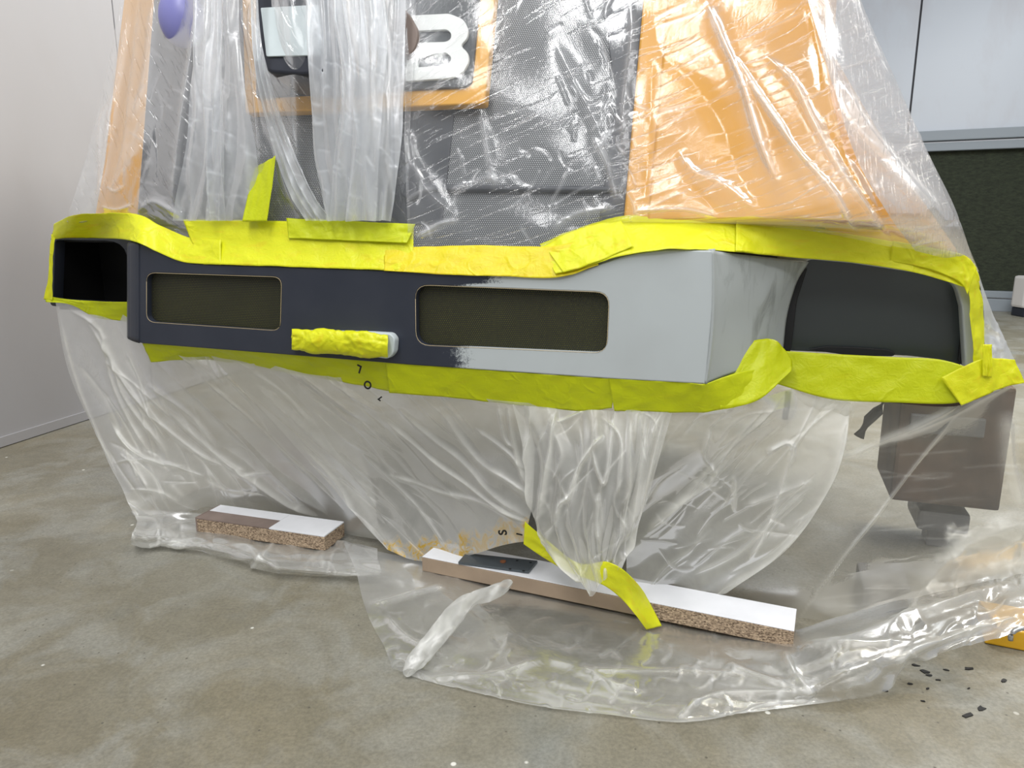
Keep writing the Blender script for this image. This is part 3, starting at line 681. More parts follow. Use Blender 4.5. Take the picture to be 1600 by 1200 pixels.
tape([(843, 381, BL+.036), (900, 358, BL+.05), (965, 339, BL+.06), (1060, 335, BL+.07), (1150, 339, BL+.08), (1232, 343, BL+.09)],
     [(868, 428, bt-.004), (905, 420, bt-.003), (980, 398, bt-.004), (1060, 389, bt-.004), (1150, 394, BL+.025), (1234, 402, BL+.09)],
     'tape strip arching up from the dip to the orange panel', creases=46, seed=9, amp=.0022)
tape([(850, 384, BL+.030), (895, 360, BL+.042), (968, 339, BL+.052)],
     [(880, 426, bt-.006), (930, 410, bt-.005), (990, 385, BL)],
     'short crumpled tape piece folded at the left end of the arch', creases=30, seed=19, amp=.003)
tape([(1150, 338, BL+.075), (1235, 350, BL+.085), (1330, 366, BL+.11), (1430, 384, BL+.13), (1500, 402, BL+.14)],
     [(1150, 392, BL+.02), (1235, 402, BL+.085), (1330, 410, BL+.11), (1430, 426, BL+.12), (1508, 449, WG-.025)],
     'long tape strip running down over the right wing above the glossy black opening', creases=40, seed=12, amp=.002)
tape([(1395, 376, BL+.115), (1450, 386, BL+.12), (1505, 398, BL+.125), (1526, 418, BL+.13)],
     [(1390, 408, BL+.12), (1450, 420, BL+.12), (1498, 440, BL+.125), (1512, 460, WG-.03)],
     'short crumpled tape piece on the corner above the right post', 'tape', creases=20, seed=13, amp=.003)
o = tape([(1496, 400, WG-.025), (1514, 450, WG-.022), (1516, 500, WG-.022), (1521, 550, WG-.02), (1524, 590, WG-.02)][::1],
     [(1524, 412, WG-.012), (1532, 450, WG+.0), (1538, 500, WG+.01), (1538, 550, WG+.0), (1540, 592, WG-.0)],
     'upright tape strip down the outer post at the far right', creases=30, seed=14, ang=0, amp=.0025)
o = tape([(80, 366, WG-.02), (77, 400, WG-.02), (75, 435, WG-.02), (68, 468, WG-.02)],
     [(87, 366, WG-.02), (83, 400, WG-.021), (82, 435, WG-.021), (82, 470, WG-.022)],
     'narrow upright tape strip at the outer left edge of the black opening', creases=4, seed=15)
# lower row
tape([(70, 462, WG-.02), (110, 468, WG-.02), (160, 471, WG-.02), (200, 472, WG-.02)],
     [(72, 472, WG-.022), (110, 476, WG-.02), (150, 496, WG-.01), (200, 502, WG-.0)],
     'small tape strip under the black opening at the left', 'tape2', creases=12, seed=16)
tape([(222, 536, BL+.005), (320, 543, BL+.005), (420, 551, BL+.006), (520, 559, BL+.006), (612, 566, BL+.006)],
     [(236, 566, BL+.03), (320, 562, BL+.04), (420, 577, BL+.04), (520, 594, BL+.035), (612, 612, BL+.03)],
     'tape strip under the bumper below the left grille', 'tape2', creases=20, seed=17)
tape([(602, 565, BL+.003), (700, 573, BL+.003), (800, 581, BL+.003), (900, 588, BL+.003), (962, 592, BL+.003)],
     [(608, 614, BL+.02), (700, 621, BL+.025), (800, 632, BL+.025), (900, 642, BL+.022), (956, 638, BL+.02)],
     'tape strip under the bumper below the right grille', 'tape2', creases=14, seed=18)
tape([(950, 590, BL+.002), (1010, 594, BL+.002), (1070, 597, BL+.002), (1102, 599, BL+.002), (1150, 583, BL+.035), (1215, 572, BL+.10)],
     [(960, 642, BL+.018), (1010, 643, BL+.02), (1085, 645, BL+.02), (1125, 640, BL+.025), (1170, 628, BL+.05), (1226, 590, BL+.10)],
     'tape strip under the light grey corner of the bumper', 'tape2', creases=18, seed=20)
tape([(1170, 534, BL+.078), (1190, 530, BL+.09), (1210, 531, BL+.10), (1228, 548, BL+.11)],
     [(1125, 640, BL+.02), (1150, 636, BL+.03), (1190, 622, BL+.05), (1236, 580, BL+.10)],
     'broad crumpled tape patch between grey corner and glossy black opening', 'tape2', creases=26, seed=21, amp=.003,
     mid=[(1128, 578, BL+.04), (1160, 580, BL+.055), (1195, 582, BL+.07), (1238, 566, BL+.11)])
tape([(1222, 548, WG-.02), (1300, 553, WG-.02), (1400, 558, WG-.02), (1470, 562, WG-.02), (1530, 580, WG-.02)],
     [(1214, 600, WG-.03), (1300, 624, WG-.03), (1400, 629, WG-.03), (1490, 630, WG-.03), (1532, 612, WG-.03)],
     'wide tape strip under the glossy black opening', 'tape2', creases=22, seed=22, nv=18)
tape([(1470, 590, WG-.035), (1530, 562, WG-.03), (1560, 560, WG-.01), (1585, 562, WG+.0)],
     [(1502, 634, WG-.038), (1540, 618, WG-.032), (1570, 605, WG-.012), (1602, 598, WG+.0)],
     'crumpled tape end flaring out to the right edge below the post', 'tape', creases=30, seed=23, amp=.003)
tape([(1536, 538, WG-.032), (1550, 538, WG-.03)], [(1535, 588, WG-.034), (1550, 590, WG-.03)],
     'tiny upright tape tab above the flared tape end', 'tape', creases=3, seed=24, ang=0)
# loose ends
tape([(398, 262, 0, .045), (416, 252, 0, .06), (431, 243, 0, .07)], [(379, 346, 0, .05), (398, 346, 0, .05), (417, 346, 0, .05)],
     'loose upright tape end sticking up through the film above the left grille', 'tape2', nu=20, nv=30, creases=4, seed=25, mid=[(388, 300, 0, .05), (408, 298, 0, .055), (424, 298, 0, .06)])
# wrapped lamp
lw_c = W(535, 536, BL-.02)
rows = []
for k in range(13):
    t = 2*pi*k/12; row = []
    for i in range(9):
        s = i/8; x = 456+s*150; top = 512+ s*8; bot_ = 549+s*12; cy = (top+bot_)/2; hh = (bot_-top)/2*(.92+.12*random.random()) * (.86 if i in (0, 8) else 1)
        row.append(W(x, cy-hh*sin(t)*1.02, BL-.018+cos(t)*.015*(.8 if i in (0, 8) else 1)))
    rows.append(row)
o = sheet('masking_tape', rows, 120, 70, M['tape'], None, creases=rc((458, 512, 602, 560), 45, 40, 60, 2.8, .005, 0, 31, 60, .3), thick=.0004)
tag(o, 'crumpled tape wrapped around the lamp in the middle of the bumper', 'masking tape')

# ------------------------------------------------------------------ plastic film, upper
def U(px, py, off): return UP(px, py, off)
up = empty('plastic_sheet', uw(0, WU-.1, .75), 'clear film draped over the upper machine, from the top to the yellow tape', 'plastic sheet')
cl = [([(330, -10), (322, 120), (330, 240), (312, 340)], 5, .012, .35, 9), ([(352, 0), (335, 130), (345, 250), (340, 345)], 4, .010, .25),
      ([(312, 0), (300, 100), (285, 200), (268, 330)], 6, .010, .30), ([(375, 0), (392, 90), (402, 180), (410, 250)], 3, .008, .25),
      ([(200, 20), (185, 120), (165, 230), (150, 330)], 4, .008, .25), ([(222, 0), (205, 150), (195, 250), (170, 330)], 5, .006, .15),
      ([(240, 0), (225, 130), (205, 200)], 4, .005, .18), ([(178, 150), (160, 200), (152, 320)], 3, .004, .2), ([(165, 290), (185, 300), (198, 290)], 2, .003, .35),
      ([(155, 322), (185, 328), (212, 318)], 2.5, .004, .4), ([(215, 330), (240, 315), (270, 330), (290, 340)], 5, .008, .3),
      ([(400, 90), (420, 180), (450, 260), (490, 340)], 4, .010, .3), ([(425, 200), (440, 280), (475, 345)], 2.5, .006, .25), ([(395, 0), (394, 60), (408, 110)], 3, .008, .25)]
cl += rc((215, 60, 400, 340), 40, 46, 30, 1.6, .0026, .16, 41, 12) + rc((215, 60, 400, 345), 85, 70, 40, 2, .004, .14, 42, 14)+rc((120, 60, 230, 340), 105, 70, 30, 2, .002, .12, 43, 8)
xsL = [(-260, (225, 262, 330, 400, 470, 560, 655)), (0, (190, 240, 300, 385, 450, 540, 650)), (130, (165, 225, 300, 395, 460, 545, 645)),
       (240, (140, 215, 300, 400, 470, 550, 640)), (345, (106, 190, 290, 390, 470, 550, 640))]
offL = [(.015, .04, .09, .11, .14, .09, .05), (.015, .045, .08, .10, .15, .09, .05), (.015, .045, .07, .08, .12, .08, .045), (.01, .04, .05, .06, .07, .06, .04), (0, .02, .018, .018, .018, .018, .018)]
rows = [[U(x, y if not (y == 345 and i < 2) else 340, o_) for i, (x, o_) in enumerate(zip(xs, of))] for (y, xs), of in zip(xsL, offL)]
rows[-1][0] = U(107, 338, .0); rows[-1][1] = U(190, 336, .01)
rows.append([W(107, 344, 1.345), W(195, 345, 1.31), W(290, 384, BL+.05), W(390, 384, BL+.05), W(470, 384, BL+.05), W(550, 384, BL+.05), W(640, 390, BL+.05)])
sheet('film', rows, 300, 330, M['film_up'], up, creases=cl, waves=[('u', 5, .005, 44)], haze=.09)
cr = [([(1105, 0), (1128, 60), (1160, 130), (1185, 210), (1215, 290)], 6, .012, .35, 8), ([(1150, 90), (1190, 150), (1235, 215)], 3, .006, .4),
      ([(1160, 115), (1200, 170), (1250, 240), (1300, 300), (1345, 370)], 4, .009, .35), ([(1195, 85), (1240, 130), (1270, 190), (1320, 280), (1400, 385)], 5, .010, .30),
      ([(1262, 0), (1285, 60), (1298, 110), (1305, 140), (1340, 210), (1385, 250), (1440, 320), (1500, 395)], 6, .012, .35, 10),
      ([(1300, 60), (1345, 40)], 2, .003, .35), ([(1305, 112), (1378, 88)], 2, .003, .45), ([(1290, 180), (1320, 250), (1400, 385)], 8, -.008, -.10),
      ([(1020, 0), (1030, 80), (1085, 130), (1130, 200), (1160, 290), (1205, 340)], 12, -.004, -.28, 22), ([(1020, 60), (1015, 200), (1005, 330)], 5, -.002, -.14, 7),
      ([(1060, 235), (1085, 270), (1130, 290), (1190, 335)], 7, .010, .15), ([(1065, 280), (1100, 310), (1130, 340)], 6, -.006, -.15, 8),
      ([(1255, 0), (1275, 60), (1285, 150)], 9, -.005, -.18, 9), ([(1288, 200), (1345, 260), (1395, 360)], 9, -.006, -.15, 12),
      ([(925, 210), (950, 260), (965, 320)], 5, .006, .25), ([(865, 60), (895, 120), (930, 190), (960, 270)], 9, .006, .15), ([(985, 0), (988, 60), (975, 160), (975, 260)], 5, .004, .2),
      ([(640, 200), (650, 260), (670, 300), (720, 345)], 6, .006, .12), ([(750, 170), (762, 230), (775, 300)], 5, .006, .25), ([(650, 372), (690, 350), (720, 345)], 4, .006, .4),
      ([(640, 0), (635, 80), (628, 180), (645, 280)], 4, .008, .3), ([(700, 300), (760, 280), (790, 290)], 5, .004, .2), ([(860, 360), (900, 335), (960, 325)], 5, .006, .3), ([(990, 330), (1070, 328), (1125, 340)], 3, .005, .3)]
cr += rc((1010, 0, 1340, 340), -22, 150, 40, 1.6, .0016, .14, 51, 4, .02) + rc((1290, 180, 1480, 400), -14, 70, 24, 1.6, .0016, .14, 52, 5)
cr += rc((640, 0, 990, 330), 140, 60, 34, 1.8, .003, .16, 53, 10)+rc((860, 0, 1000, 330), 75, 50, 26, 2, .004, .2, 54, 22)+rc((640, 230, 1000, 370), 45, 40, 22, 2.0, .004, .25, 55, 40)
xsR = [(-260, (625, 720, 840, 960, 1080, 1180, 1255)), (0, (630, 730, 860, 1000, 1120, 1240, 1342)), (130, (632, 730, 860, 995, 1130, 1270, 1398)),
       (240, (634, 730, 860, 985, 1150, 1300, 1448)), (335, (636, 735, 850, 975, 1150, 1330, 1492))]
offR = [(.05, .05, .03, .03, .03, .05, .01), (.05, .045, .022, .024, .03, .04, .0), (.05, .045, .022, .024, .03, .05, -.01), (.04, .03, .022, .024, .03, .06, -.02), (.04, .025, .022, .024, .03, .05, -.03)]
rows = [[U(x, y, o_) for x, o_ in zip(xs, of)] for (y, xs), of in zip(xsR, offR)]
rows.append([U(636, 390, .02), U(735, 394, .02), U(850, 392, .018), W(975, 352, BL+.062), W(1150, 352, BL+.09), W(1330, 380, BL+.125), W(1530, 425, WG-.004)])
def hazeR(X, Y):
    xe = 1005-.09*np.clip(Y, -260, 345); k = np.clip((X-xe)/16, 0, 1)
    return .05*(1-k)+.15*k+.10*np.exp(-((X-650)/35)**2)
sheet('film', rows, 520, 400, M['film_upr'], up, creases=cr, waves=[('b', 3, .003, 56)], haze=hazeR)
# second layer of film over the right shoulder
rows = [[U(x, y, o_) for x, o_ in q] for y, q in ((-200, ((1190, .05), (1230, .05), (1275, .0))), (0, ((1262, .06), (1300, .05), (1345, .005))), (130, ((1300, .07), (1350, .04), (1402, -.005))), (240, ((1335, .07), (1390, .03), (1451, -.015))), (330, ((1385, .07), (1440, .03), (1494, -.025))))]
rows.append([W(1430, 392, BL+.10), W(1470, 402, BL+.12), W(1524, 418, WG-.01)])
sheet('film_fold', rows, 90, 200, M['film_upr'], up, creases=rc((1290, 0, 1520, 400), -14, 80, 50, 1.5, .002, .2, 57, 5)+[([(1310, 120), (1345, 190), (1400, 260), (1480, 350)], 9, .012, .4)], haze=.22)
# film outside the right post
rows = [[W(1522, 412, WG-.005), W(1526, 418, WG-.002)], [W(1536, 470, WG-.005), W(1543, 468, WG)], [W(1538, 530, WG-.005), W(1566, 522, WG+.02)], [W(1540, 575, WG-.004), W(1596, 585, WG+.02)]]
sheet('film', rows, 30, 90, M['film_fold'], up, creases=rc((1540, 480, 1590, 580), 60, 30, 26, 2, .004, .3, 58, 40), haze=.42)
# milky hanging folds
def fold(cols, rowsdef, haze, seed, amp=.009, fr=3, extra=()):
    rows = [[U(x, y, o_) for x, o_ in zip(xs, of)] for y, xs, of in rowsdef]
    xs = [x for y, X_, o_ in rowsdef for x in X_]; ys = [y for y, X_, o_ in rowsdef]
    w = max(xs)-min(xs)
    crs = rc((min(xs), 0, max(xs), 345), 92, 160, int(w/6), 2.4, .005, .22, seed+1, 4, .05)+rc((min(xs), 0, max(xs), 345), 35, 30, int(w/3), 1.5, .002, .2, seed+2, 20)
    return sheet('film_fold', rows, int(max(30, w/1.6)), 240, M['film_fold'], up, creases=crs+list(extra), waves=[('u', fr, amp, seed)], haze=haze)
fold(0, [(-260, (475, 520, 570, 640), (.17, .16, .13, .08)), (0, (480, 520, 570, 634), (.155, .15, .12, .08)), (130, (486, 525, 575, 630), (.14, .13, .11, .07)), (240, (492, 530, 575, 625), (.09, .10, .09, .06)), (345, (505, 535, 570, 608), (.05, .05, .05, .045))], .56, 60, .010, 4)
fold(0, [(-260, (500, 530, 575), (.18, .19, .16)), (0, (520, 550, 605), (.165, .17, .13)), (130, (535, 560, 600), (.15, .15, .12)), (250, (520, 555, 592), (.11, .11, .10)), (345, (515, 548, 590), (.06, .065, .06))], .30, 64, .009, 3)
fold(0, [(-260, (300, 340, 385), (.12, .13, .12)), (0, (306, 335, 372), (.10, .12, .11)), (130, (300, 335, 385), (.09, .10, .10)), (240, (290, 335, 400), (.07, .08, .07)), (345, (272, 330, 400), (.035, .04, .035))], .26, 68, .009, 3)
fold(0, [(-260, (325, 350), (.15, .15)), (0, (322, 352), (.13, .13)), (130, (318, 350), (.12, .12)), (240, (318, 352), (.09, .09)), (345, (322, 352), (.045, .045))], .25, 72, .008, 2)
fold(0, [(-260, (392, 404), (.20, .20)), (0, (392, 404), (.17, .17)), (100, (398, 416), (.16, .155)), (200, (418, 445), (.11, .10)), (290, (448, 485), (.07, .07)), (345, (478, 520), (.045, .05))], .34, 76, .006, 2)

# ------------------------------------------------------------------ plastic film, lower
lo = empty('plastic_sheet', uw(-.3, BL, .2), 'clear film hanging from the bumper down to the battens and crumpled on the floor', 'plastic sheet')
fx = lambda px, py, z=.006: FL(px, py, z)
# left drape
rowsA = [[W(86, 472, WG-.01), W(140, 478, WG-.01), W(200, 496, WG-.015), W(260, 548, BL+.03), W(340, 558, BL+.035), W(420, 570, BL+.035)],
         [W(112, 585, WG-.02), W(180, 590, WG-.02), W(250, 600, WG-.01), W(330, 615, BL+.08), W(420, 630, BL+.1), W(520, 640, BL+.1)],
         [W(158, 700, 1.34), W(230, 700, 1.36), W(310, 705, 1.38), W(390, 715, 1.40), W(480, 735, 1.40), W(580, 750, 1.38)],
         [W(190, 765, 1.30), W(262, 765, 1.33), W(340, 765, 1.38), W(420, 780, 1.42), W(505, 800, 1.42), W(590, 815, 1.38)],
         [fx(212, 812, .03), fx(280, 800, .012), fx(350, 795, .008), fx(430, 805, .008), fx(520, 822, .012), fx(600, 850, .015)]]
crA = [([(90, 480), (130, 620), (175, 740), (208, 840)], 4, .004, .3), ([(108, 482), (160, 520), (175, 600), (240, 720)], 5, .010, .28), ([(135, 500), (175, 560), (195, 620), (250, 690), (260, 720)], 6, .012, .35),
       ([(170, 560), (230, 640), (300, 700), (350, 730)], 6, .012, .25), ([(175, 660), (210, 705), (250, 725), (290, 730)], 4, .010, .5), ([(230, 600), (300, 650), (340, 700)], 5, .01, .2), ([(260, 640), (330, 700), (420, 770), (510, 815)], 6, .012, .25),
       ([(200, 765), (260, 770), (330, 810)], 3, .006, .35), ([(175, 725), (240, 720), (320, 745)], 3, .006, .35), ([(370, 730), (380, 742), (400, 740), (425, 738)], 3, .006, .5), ([(300, 580), (420, 680), (540, 800)], 4, .008, .18),
       ([(340, 570), (470, 690), (590, 830)], 4, .009, -.06), ([(230, 545), (330, 640), (450, 760), (520, 815)], 7, .010, -.08, 14)]
crA += rc((120, 500, 420, 800), 55, 130, 36, 3, .007, .14, 80, 7, .05)+rc((180, 700, 460, 840), 25, 60, 40, 3, .006, .2, 81, 25)
sheet('film', rowsA, 360, 320, M['film_lo'], lo, sharp=.6, creases=crA, waves=[('u', 3, .008, 82)], haze=.38, floor=.004)
# crumpled hem at the left, around the short batten
rowsH = [[fx(205, 800, .03), fx(300, 800, .010), fx(400, 810, .006), fx(500, 835, .006), fx(590, 855, .01)],
         [fx(214, 815, .045), fx(300, 820, .005), fx(400, 835, .005), fx(500, 855, .005), fx(590, 872, .03)],
         [fx(205, 838, .05), fx(300, 838, .02), fx(380, 855, .02), fx(470, 872, .02), fx(595, 890, .03)],
         [fx(206, 848, .02), fx(300, 853, .02), fx(380, 868, .03), fx(450, 888, .03), fx(590, 900, .02)],
         [fx(215, 846, .004), fx(285, 855, .004), fx(370, 876, .004), fx(430, 893, .004), fx(580, 900, .004)]]
crH = rc((205, 800, 560, 895), 20, 60, 60, 3.0, .006, .25, 84, 50, .3)+[([(208, 815), (207, 838), (230, 850), (300, 850)], 4, .008, .5), ([(300, 850), (380, 855), (420, 890)], 3, .006, .4), ([(390, 890), (420, 860), (428, 845)], 3, .008, .4)]
sheet('film_fold', rowsH, 260, 80, M['film_fl'], lo, creases=crH, waves=[('b', 4, .005, 85)], haze=.26, floor=.004)
# centre drape
rowsB = [[W(330, 556, BL+.03), W(430, 572, BL+.03), W(530, 590, BL+.028), W(630, 600, BL+.026), W(730, 618, BL+.026), W(840, 630, BL+.024)],
         [W(430, 660, BL+.09), W(520, 665, BL+.09), W(610, 670, BL+.09), W(690, 680, BL+.08), W(770, 690, BL+.06), W(835, 705, BL+.04)],
         [W(500, 740, BL+.13), W(580, 745, BL+.13), W(650, 748, BL+.12), W(710, 750, BL+.10), W(775, 758, BL+.06), W(832, 770, BL+.02)],
         [W(560, 810, BL+.12), W(625, 812, BL+.12), W(680, 815, BL+.12), W(730, 810, BL+.10), W(780, 805, BL+.06), W(826, 815, BL+.02)],
         [W(605, 858, BL+.09), W(645, 875, BL+.09), W(690, 876, BL+.09), W(740, 866, BL+.08), W(785, 852, BL+.05), W(822, 846, BL+.02)]]
crB = [([(590, 650), (640, 690), (740, 765), (828, 818)], 4, .010, .42), ([(620, 640), (700, 700), (770, 765), (828, 812)], 5, .012, .25), ([(690, 640), (740, 710), (790, 745), (832, 780)], 5, .010, .28), ([(600, 740), (680, 765), (770, 790), (826, 818)], 4, .008, .3),
       ([(740, 670), (790, 700), (820, 735)], 4, .008, .2), ([(780, 632), (790, 680), (806, 700)], 3, .008, .35), ([(795, 632), (805, 690), (820, 760)], 3, .008, .35),
       ([(400, 600), (500, 690), (560, 750), (610, 830)], 8, .010, -.06, 20), ([(440, 580), (530, 640), (590, 670)], 8, -.008, .10, 12), ([(470, 580), (560, 650)], 4, .006, .15), ([(510, 590), (600, 650)], 4, .006, .15),
       ([(560, 700), (650, 790), (700, 860)], 3, .005, .15), ([(470, 690), (530, 760), (560, 830), (600, 860)], 5, .008, .22)]
crB += rc((400, 580, 700, 840), 44, 190, 36, 3, .006, .09, 90, 4, .04)
def sprayB(X, Y):
    edge = 838+np.interp(X, [580, 600, 700, 760, 800, 840], [22, 12, 6, -12, -25, -30])+6*np.sin(X*.11)+4*np.sin(X*.31+1)
    return np.clip((Y-edge+6)/10, 0, 1)*(X > 590)
sheet('film', rowsB, 380, 320, M['film_lo'], lo, sharp=.6, creases=crB, waves=[('u', 2.5, .006, 91)], haze=.46, spray=sprayB)
# gathered pleats coming to a point in front of the right batten
rowsC = [[W(800, 632, BL+.018), W(850, 636, BL+.018), W(905, 642, BL+.018), W(960, 640, BL+.018), W(1010, 643, BL+.018), W(1050, 644, BL+.018)],
         [W(822, 715, BL+.01), W(860, 720, BL-.01), W(905, 720, BL-.02), W(950, 720, BL-.02), W(995, 720, BL-.01), W(1028, 725, BL+.0)],
         [W(828, 790, BL-.0), W(860, 800, BL-.03), W(900, 805, BL-.04), W(940, 805, BL-.04), W(975, 805, BL-.03), W(1008, 800, BL-.01)],
         [W(850, 850, BL-.02), W(880, 860, BL-.045), W(910, 865, BL-.05), W(935, 868, BL-.05), W(960, 862, BL-.045), W(985, 855, BL-.02)],
         [W(905, 905, BL-.055), W(915, 918, BL-.06), W(925, 932, BL-.062), W(938, 912, BL-.06), W(955, 898, BL-.055), W(972, 890, BL-.05)]]
crC = [([(830, 640), (822, 720), (828, 812)], 4, .012, .35), ([(868, 640), (862, 700), (848, 800), (838, 815)], 3, .010, .4), ([(945, 680), (905, 730), (890, 775), (875, 790), (865, 825)], 4, .012, .4), ([(925, 700), (945, 755), (960, 640)], 3, .008, .4),
       ([(935, 770), (932, 820), (935, 850)], 4, .010, .35), ([(1040, 645), (1005, 780), (975, 895)], 4, .010, .5), ([(985, 645), (982, 760), (970, 850)], 4, .010, .3), ([(940, 650), (970, 690), (965, 780)], 3, .008, .3), ([(1010, 645), (1000, 740), (975, 860)], 3, .008, .25),
       ([(825, 815), (880, 880), (925, 930)], 4, .006, .3), ([(870, 660), (895, 650), (912, 642)], 3, .008, .5)]
crC += rc((820, 640, 1040, 880), 95, 110, 46, 2.0, .005, .16, 94, 14)
sheet('film', rowsC, 260, 320, M['film_lo'], lo, sharp=.6, creases=crC, waves=[('u', 5, .010, 95)], haze=.42)
# right drape ending in the curved hem behind the batten
rowsD = [[W(985, 642, BL+.022), W(1060, 645, BL+.022), W(1130, 640, BL+.03), W(1190, 622, BL+.055), W(1240, 610, WG-.02), W(1330, 628, WG-.02)],
         [W(1000, 715, BL+.03), W(1060, 710, BL+.04), W(1130, 700, BL+.06), W(1195, 695, BL+.09), W(1260, 690, BL+.10), W(1318, 705, BL+.10)],
         [W(990, 790, BL+.05), W(1050, 790, BL+.07), W(1110, 785, BL+.09), W(1175, 775, BL+.10), W(1235, 765, BL+.10), W(1290, 775, BL+.09)],
         [W(980, 860, BL+.08), W(1030, 865, BL+.09), W(1085, 865, BL+.10), W(1135, 855, BL+.10), W(1190, 845, BL+.09), W(1228, 860, BL+.08)],
         [W(978, 915, BL+.09), W(1020, 925, BL+.10), W(1060, 932, BL+.10), W(1090, 935, BL+.10), W(1115, 932, BL+.09), W(1135, 925, BL+.09)]]
crD = [([(1330, 635), (1300, 760), (1220, 865), (1120, 930)], 5, .006, .45, 9), ([(1150, 700), (1100, 760), (1040, 800), (1010, 830)], 5, .010, .25), ([(1220, 620), (1140, 700), (1060, 790), (1000, 840)], 5, .010, .30), ([(1195, 705), (1230, 692), (1240, 705), (1232, 730)], 5, .010, .6),
       ([(1110, 670), (1100, 710), (1120, 740)], 4, .010, .35), ([(1235, 720), (1200, 820), (1170, 880)], 4, .006, .3), ([(1160, 790), (1220, 770), (1270, 750)], 5, .008, .2), ([(1145, 740), (1148, 800)], 4, .008, .3), ([(1080, 900), (1160, 860), (1220, 800), (1270, 760)], 4, .008, .3)]
crD += rc((990, 640, 1300, 900), -42, 130, 40, 2.6, .007, .16, 98, 9, .06)+rc((1020, 740, 1250, 910), 15, 70, 14, 2.6, .006, .16, 99, 14)
sheet('film', rowsD, 340, 320, M['film_lo'], lo, sharp=.6, creases=crD, waves=[('b', 2, .008, 100)], haze=.36)
# clear drape at the far right reaching the floor
rowsE = [[W(1120, 600, WG-.03), W(1310, 624, WG-.035), W(1400, 629, WG-.035), W(1495, 632, WG-.04), W(1560, 608, WG-.02), W(1640, 600, WG+.0)],
         [W(1090, 700, 1.37), W(1310, 705, 1.38), W(1400, 710, 1.38), W(1495, 705, 1.38), W(1580, 695, 1.38), W(1690, 690, 1.38)],
         [W(1070, 800, 1.36), W(1300, 800, 1.35), W(1400, 800, 1.37), W(1495, 795, 1.38), W(1590, 785, 1.38), W(1700, 780, 1.38)],
         [W(1050, 890, 1.36), W(1290, 895, 1.32), W(1400, 885, 1.36), W(1500, 870, 1.38), W(1600, 850, 1.38), W(1710, 840, 1.38)],
         [fx(1050, 930, .01), fx(1290, 970, .01), fx(1400, 950, .02), fx(1500, 925, .03), fx(1600, 900, .03), fx(1720, 885, .03)]]
crE = [([(1500, 635), (1390, 780), (1310, 880), (1240, 980)], 1.8, .004, .25), ([(1500, 630), (1420, 670), (1310, 720)], 3, .005, .35, 7), ([(1600, 590), (1500, 640), (1390, 690)], 4, .004, .22), ([(1575, 640), (1580, 720), (1600, 800)], 8, .008, .3, 14),
       ([(1595, 818), (1530, 840), (1470, 880), (1410, 950)], 8, .010, .35, 15), ([(1600, 860), (1540, 880), (1460, 930)], 12, .006, .25, 22), ([(1330, 625), (1318, 660), (1310, 720)], 7, .006, .35)]
crE += rc((1280, 700, 1600, 960), -4, 110, 46, 1.3, .0012, .07, 103, 4, .03)+rc((1480, 810, 1600, 960), -25, 50, 30, 3, .005, .2, 104, 20)
sheet('film', rowsE, 300, 240, M['film_lo'], lo, creases=crE, waves=[('u', 1.5, .004, 105)], haze=.10)
# film lying on the floor, in front of the battens
hemx = [560, 575, 612, 700, 830, 960, 1070, 1180, 1290, 1385, 1415, 1500, 1620]
rowsF = [[fx(538, 850, .03), fx(640, 872, .004), fx(720, 885, .004), fx(800, 900, .004), fx(900, 925, .004), fx(1000, 950, .004), fx(1120, 965, .004), fx(1230, 985, .004), fx(1330, 960, .02), fx(1430, 930, .04), fx(1530, 905, .05), fx(1640, 880, .05)],
         [fx(556, 893, .03), fx(640, 915, .02), fx(720, 930, .01), fx(810, 945, .004), fx(900, 965, .004), fx(1000, 985, .006), fx(1120, 1008, .006), fx(1235, 1030, .02), fx(1330, 1000, .05), fx(1430, 965, .06), fx(1530, 935, .06), fx(1640, 915, .06)],
         [fx(572, 955, .02), fx(640, 965, .02), fx(720, 985, .01), fx(820, 1005, .004), fx(920, 1025, .006), fx(1020, 1040, .01), fx(1130, 1050, .01), fx(1240, 1060, .02), fx(1330, 1030, .05), fx(1425, 995, .06), fx(1530, 960, .06), fx(1640, 940, .06)],
         [fx(600, 1010, .006), fx(650, 1020, .008), fx(730, 1040, .006), fx(830, 1060, .008), fx(930, 1080, .01), fx(1030, 1085, .012), fx(1140, 1085, .012), fx(1250, 1085, .015), fx(1330, 1060, .04), fx(1405, 1030, .05), fx(1510, 990, .05), fx(1640, 960, .05)],
         [fx(612, 1044, .003), fx(660, 1062, .003), fx(745, 1084, .003), fx(850, 1108, .003), fx(955, 1120, .003), fx(1065, 1130, .003), fx(1170, 1116, .003), fx(1290, 1098, .003), fx(1385, 1080, .01), fx(1410, 1042, .02), fx(1500, 1012, .04), fx(1640, 975, .05)]]
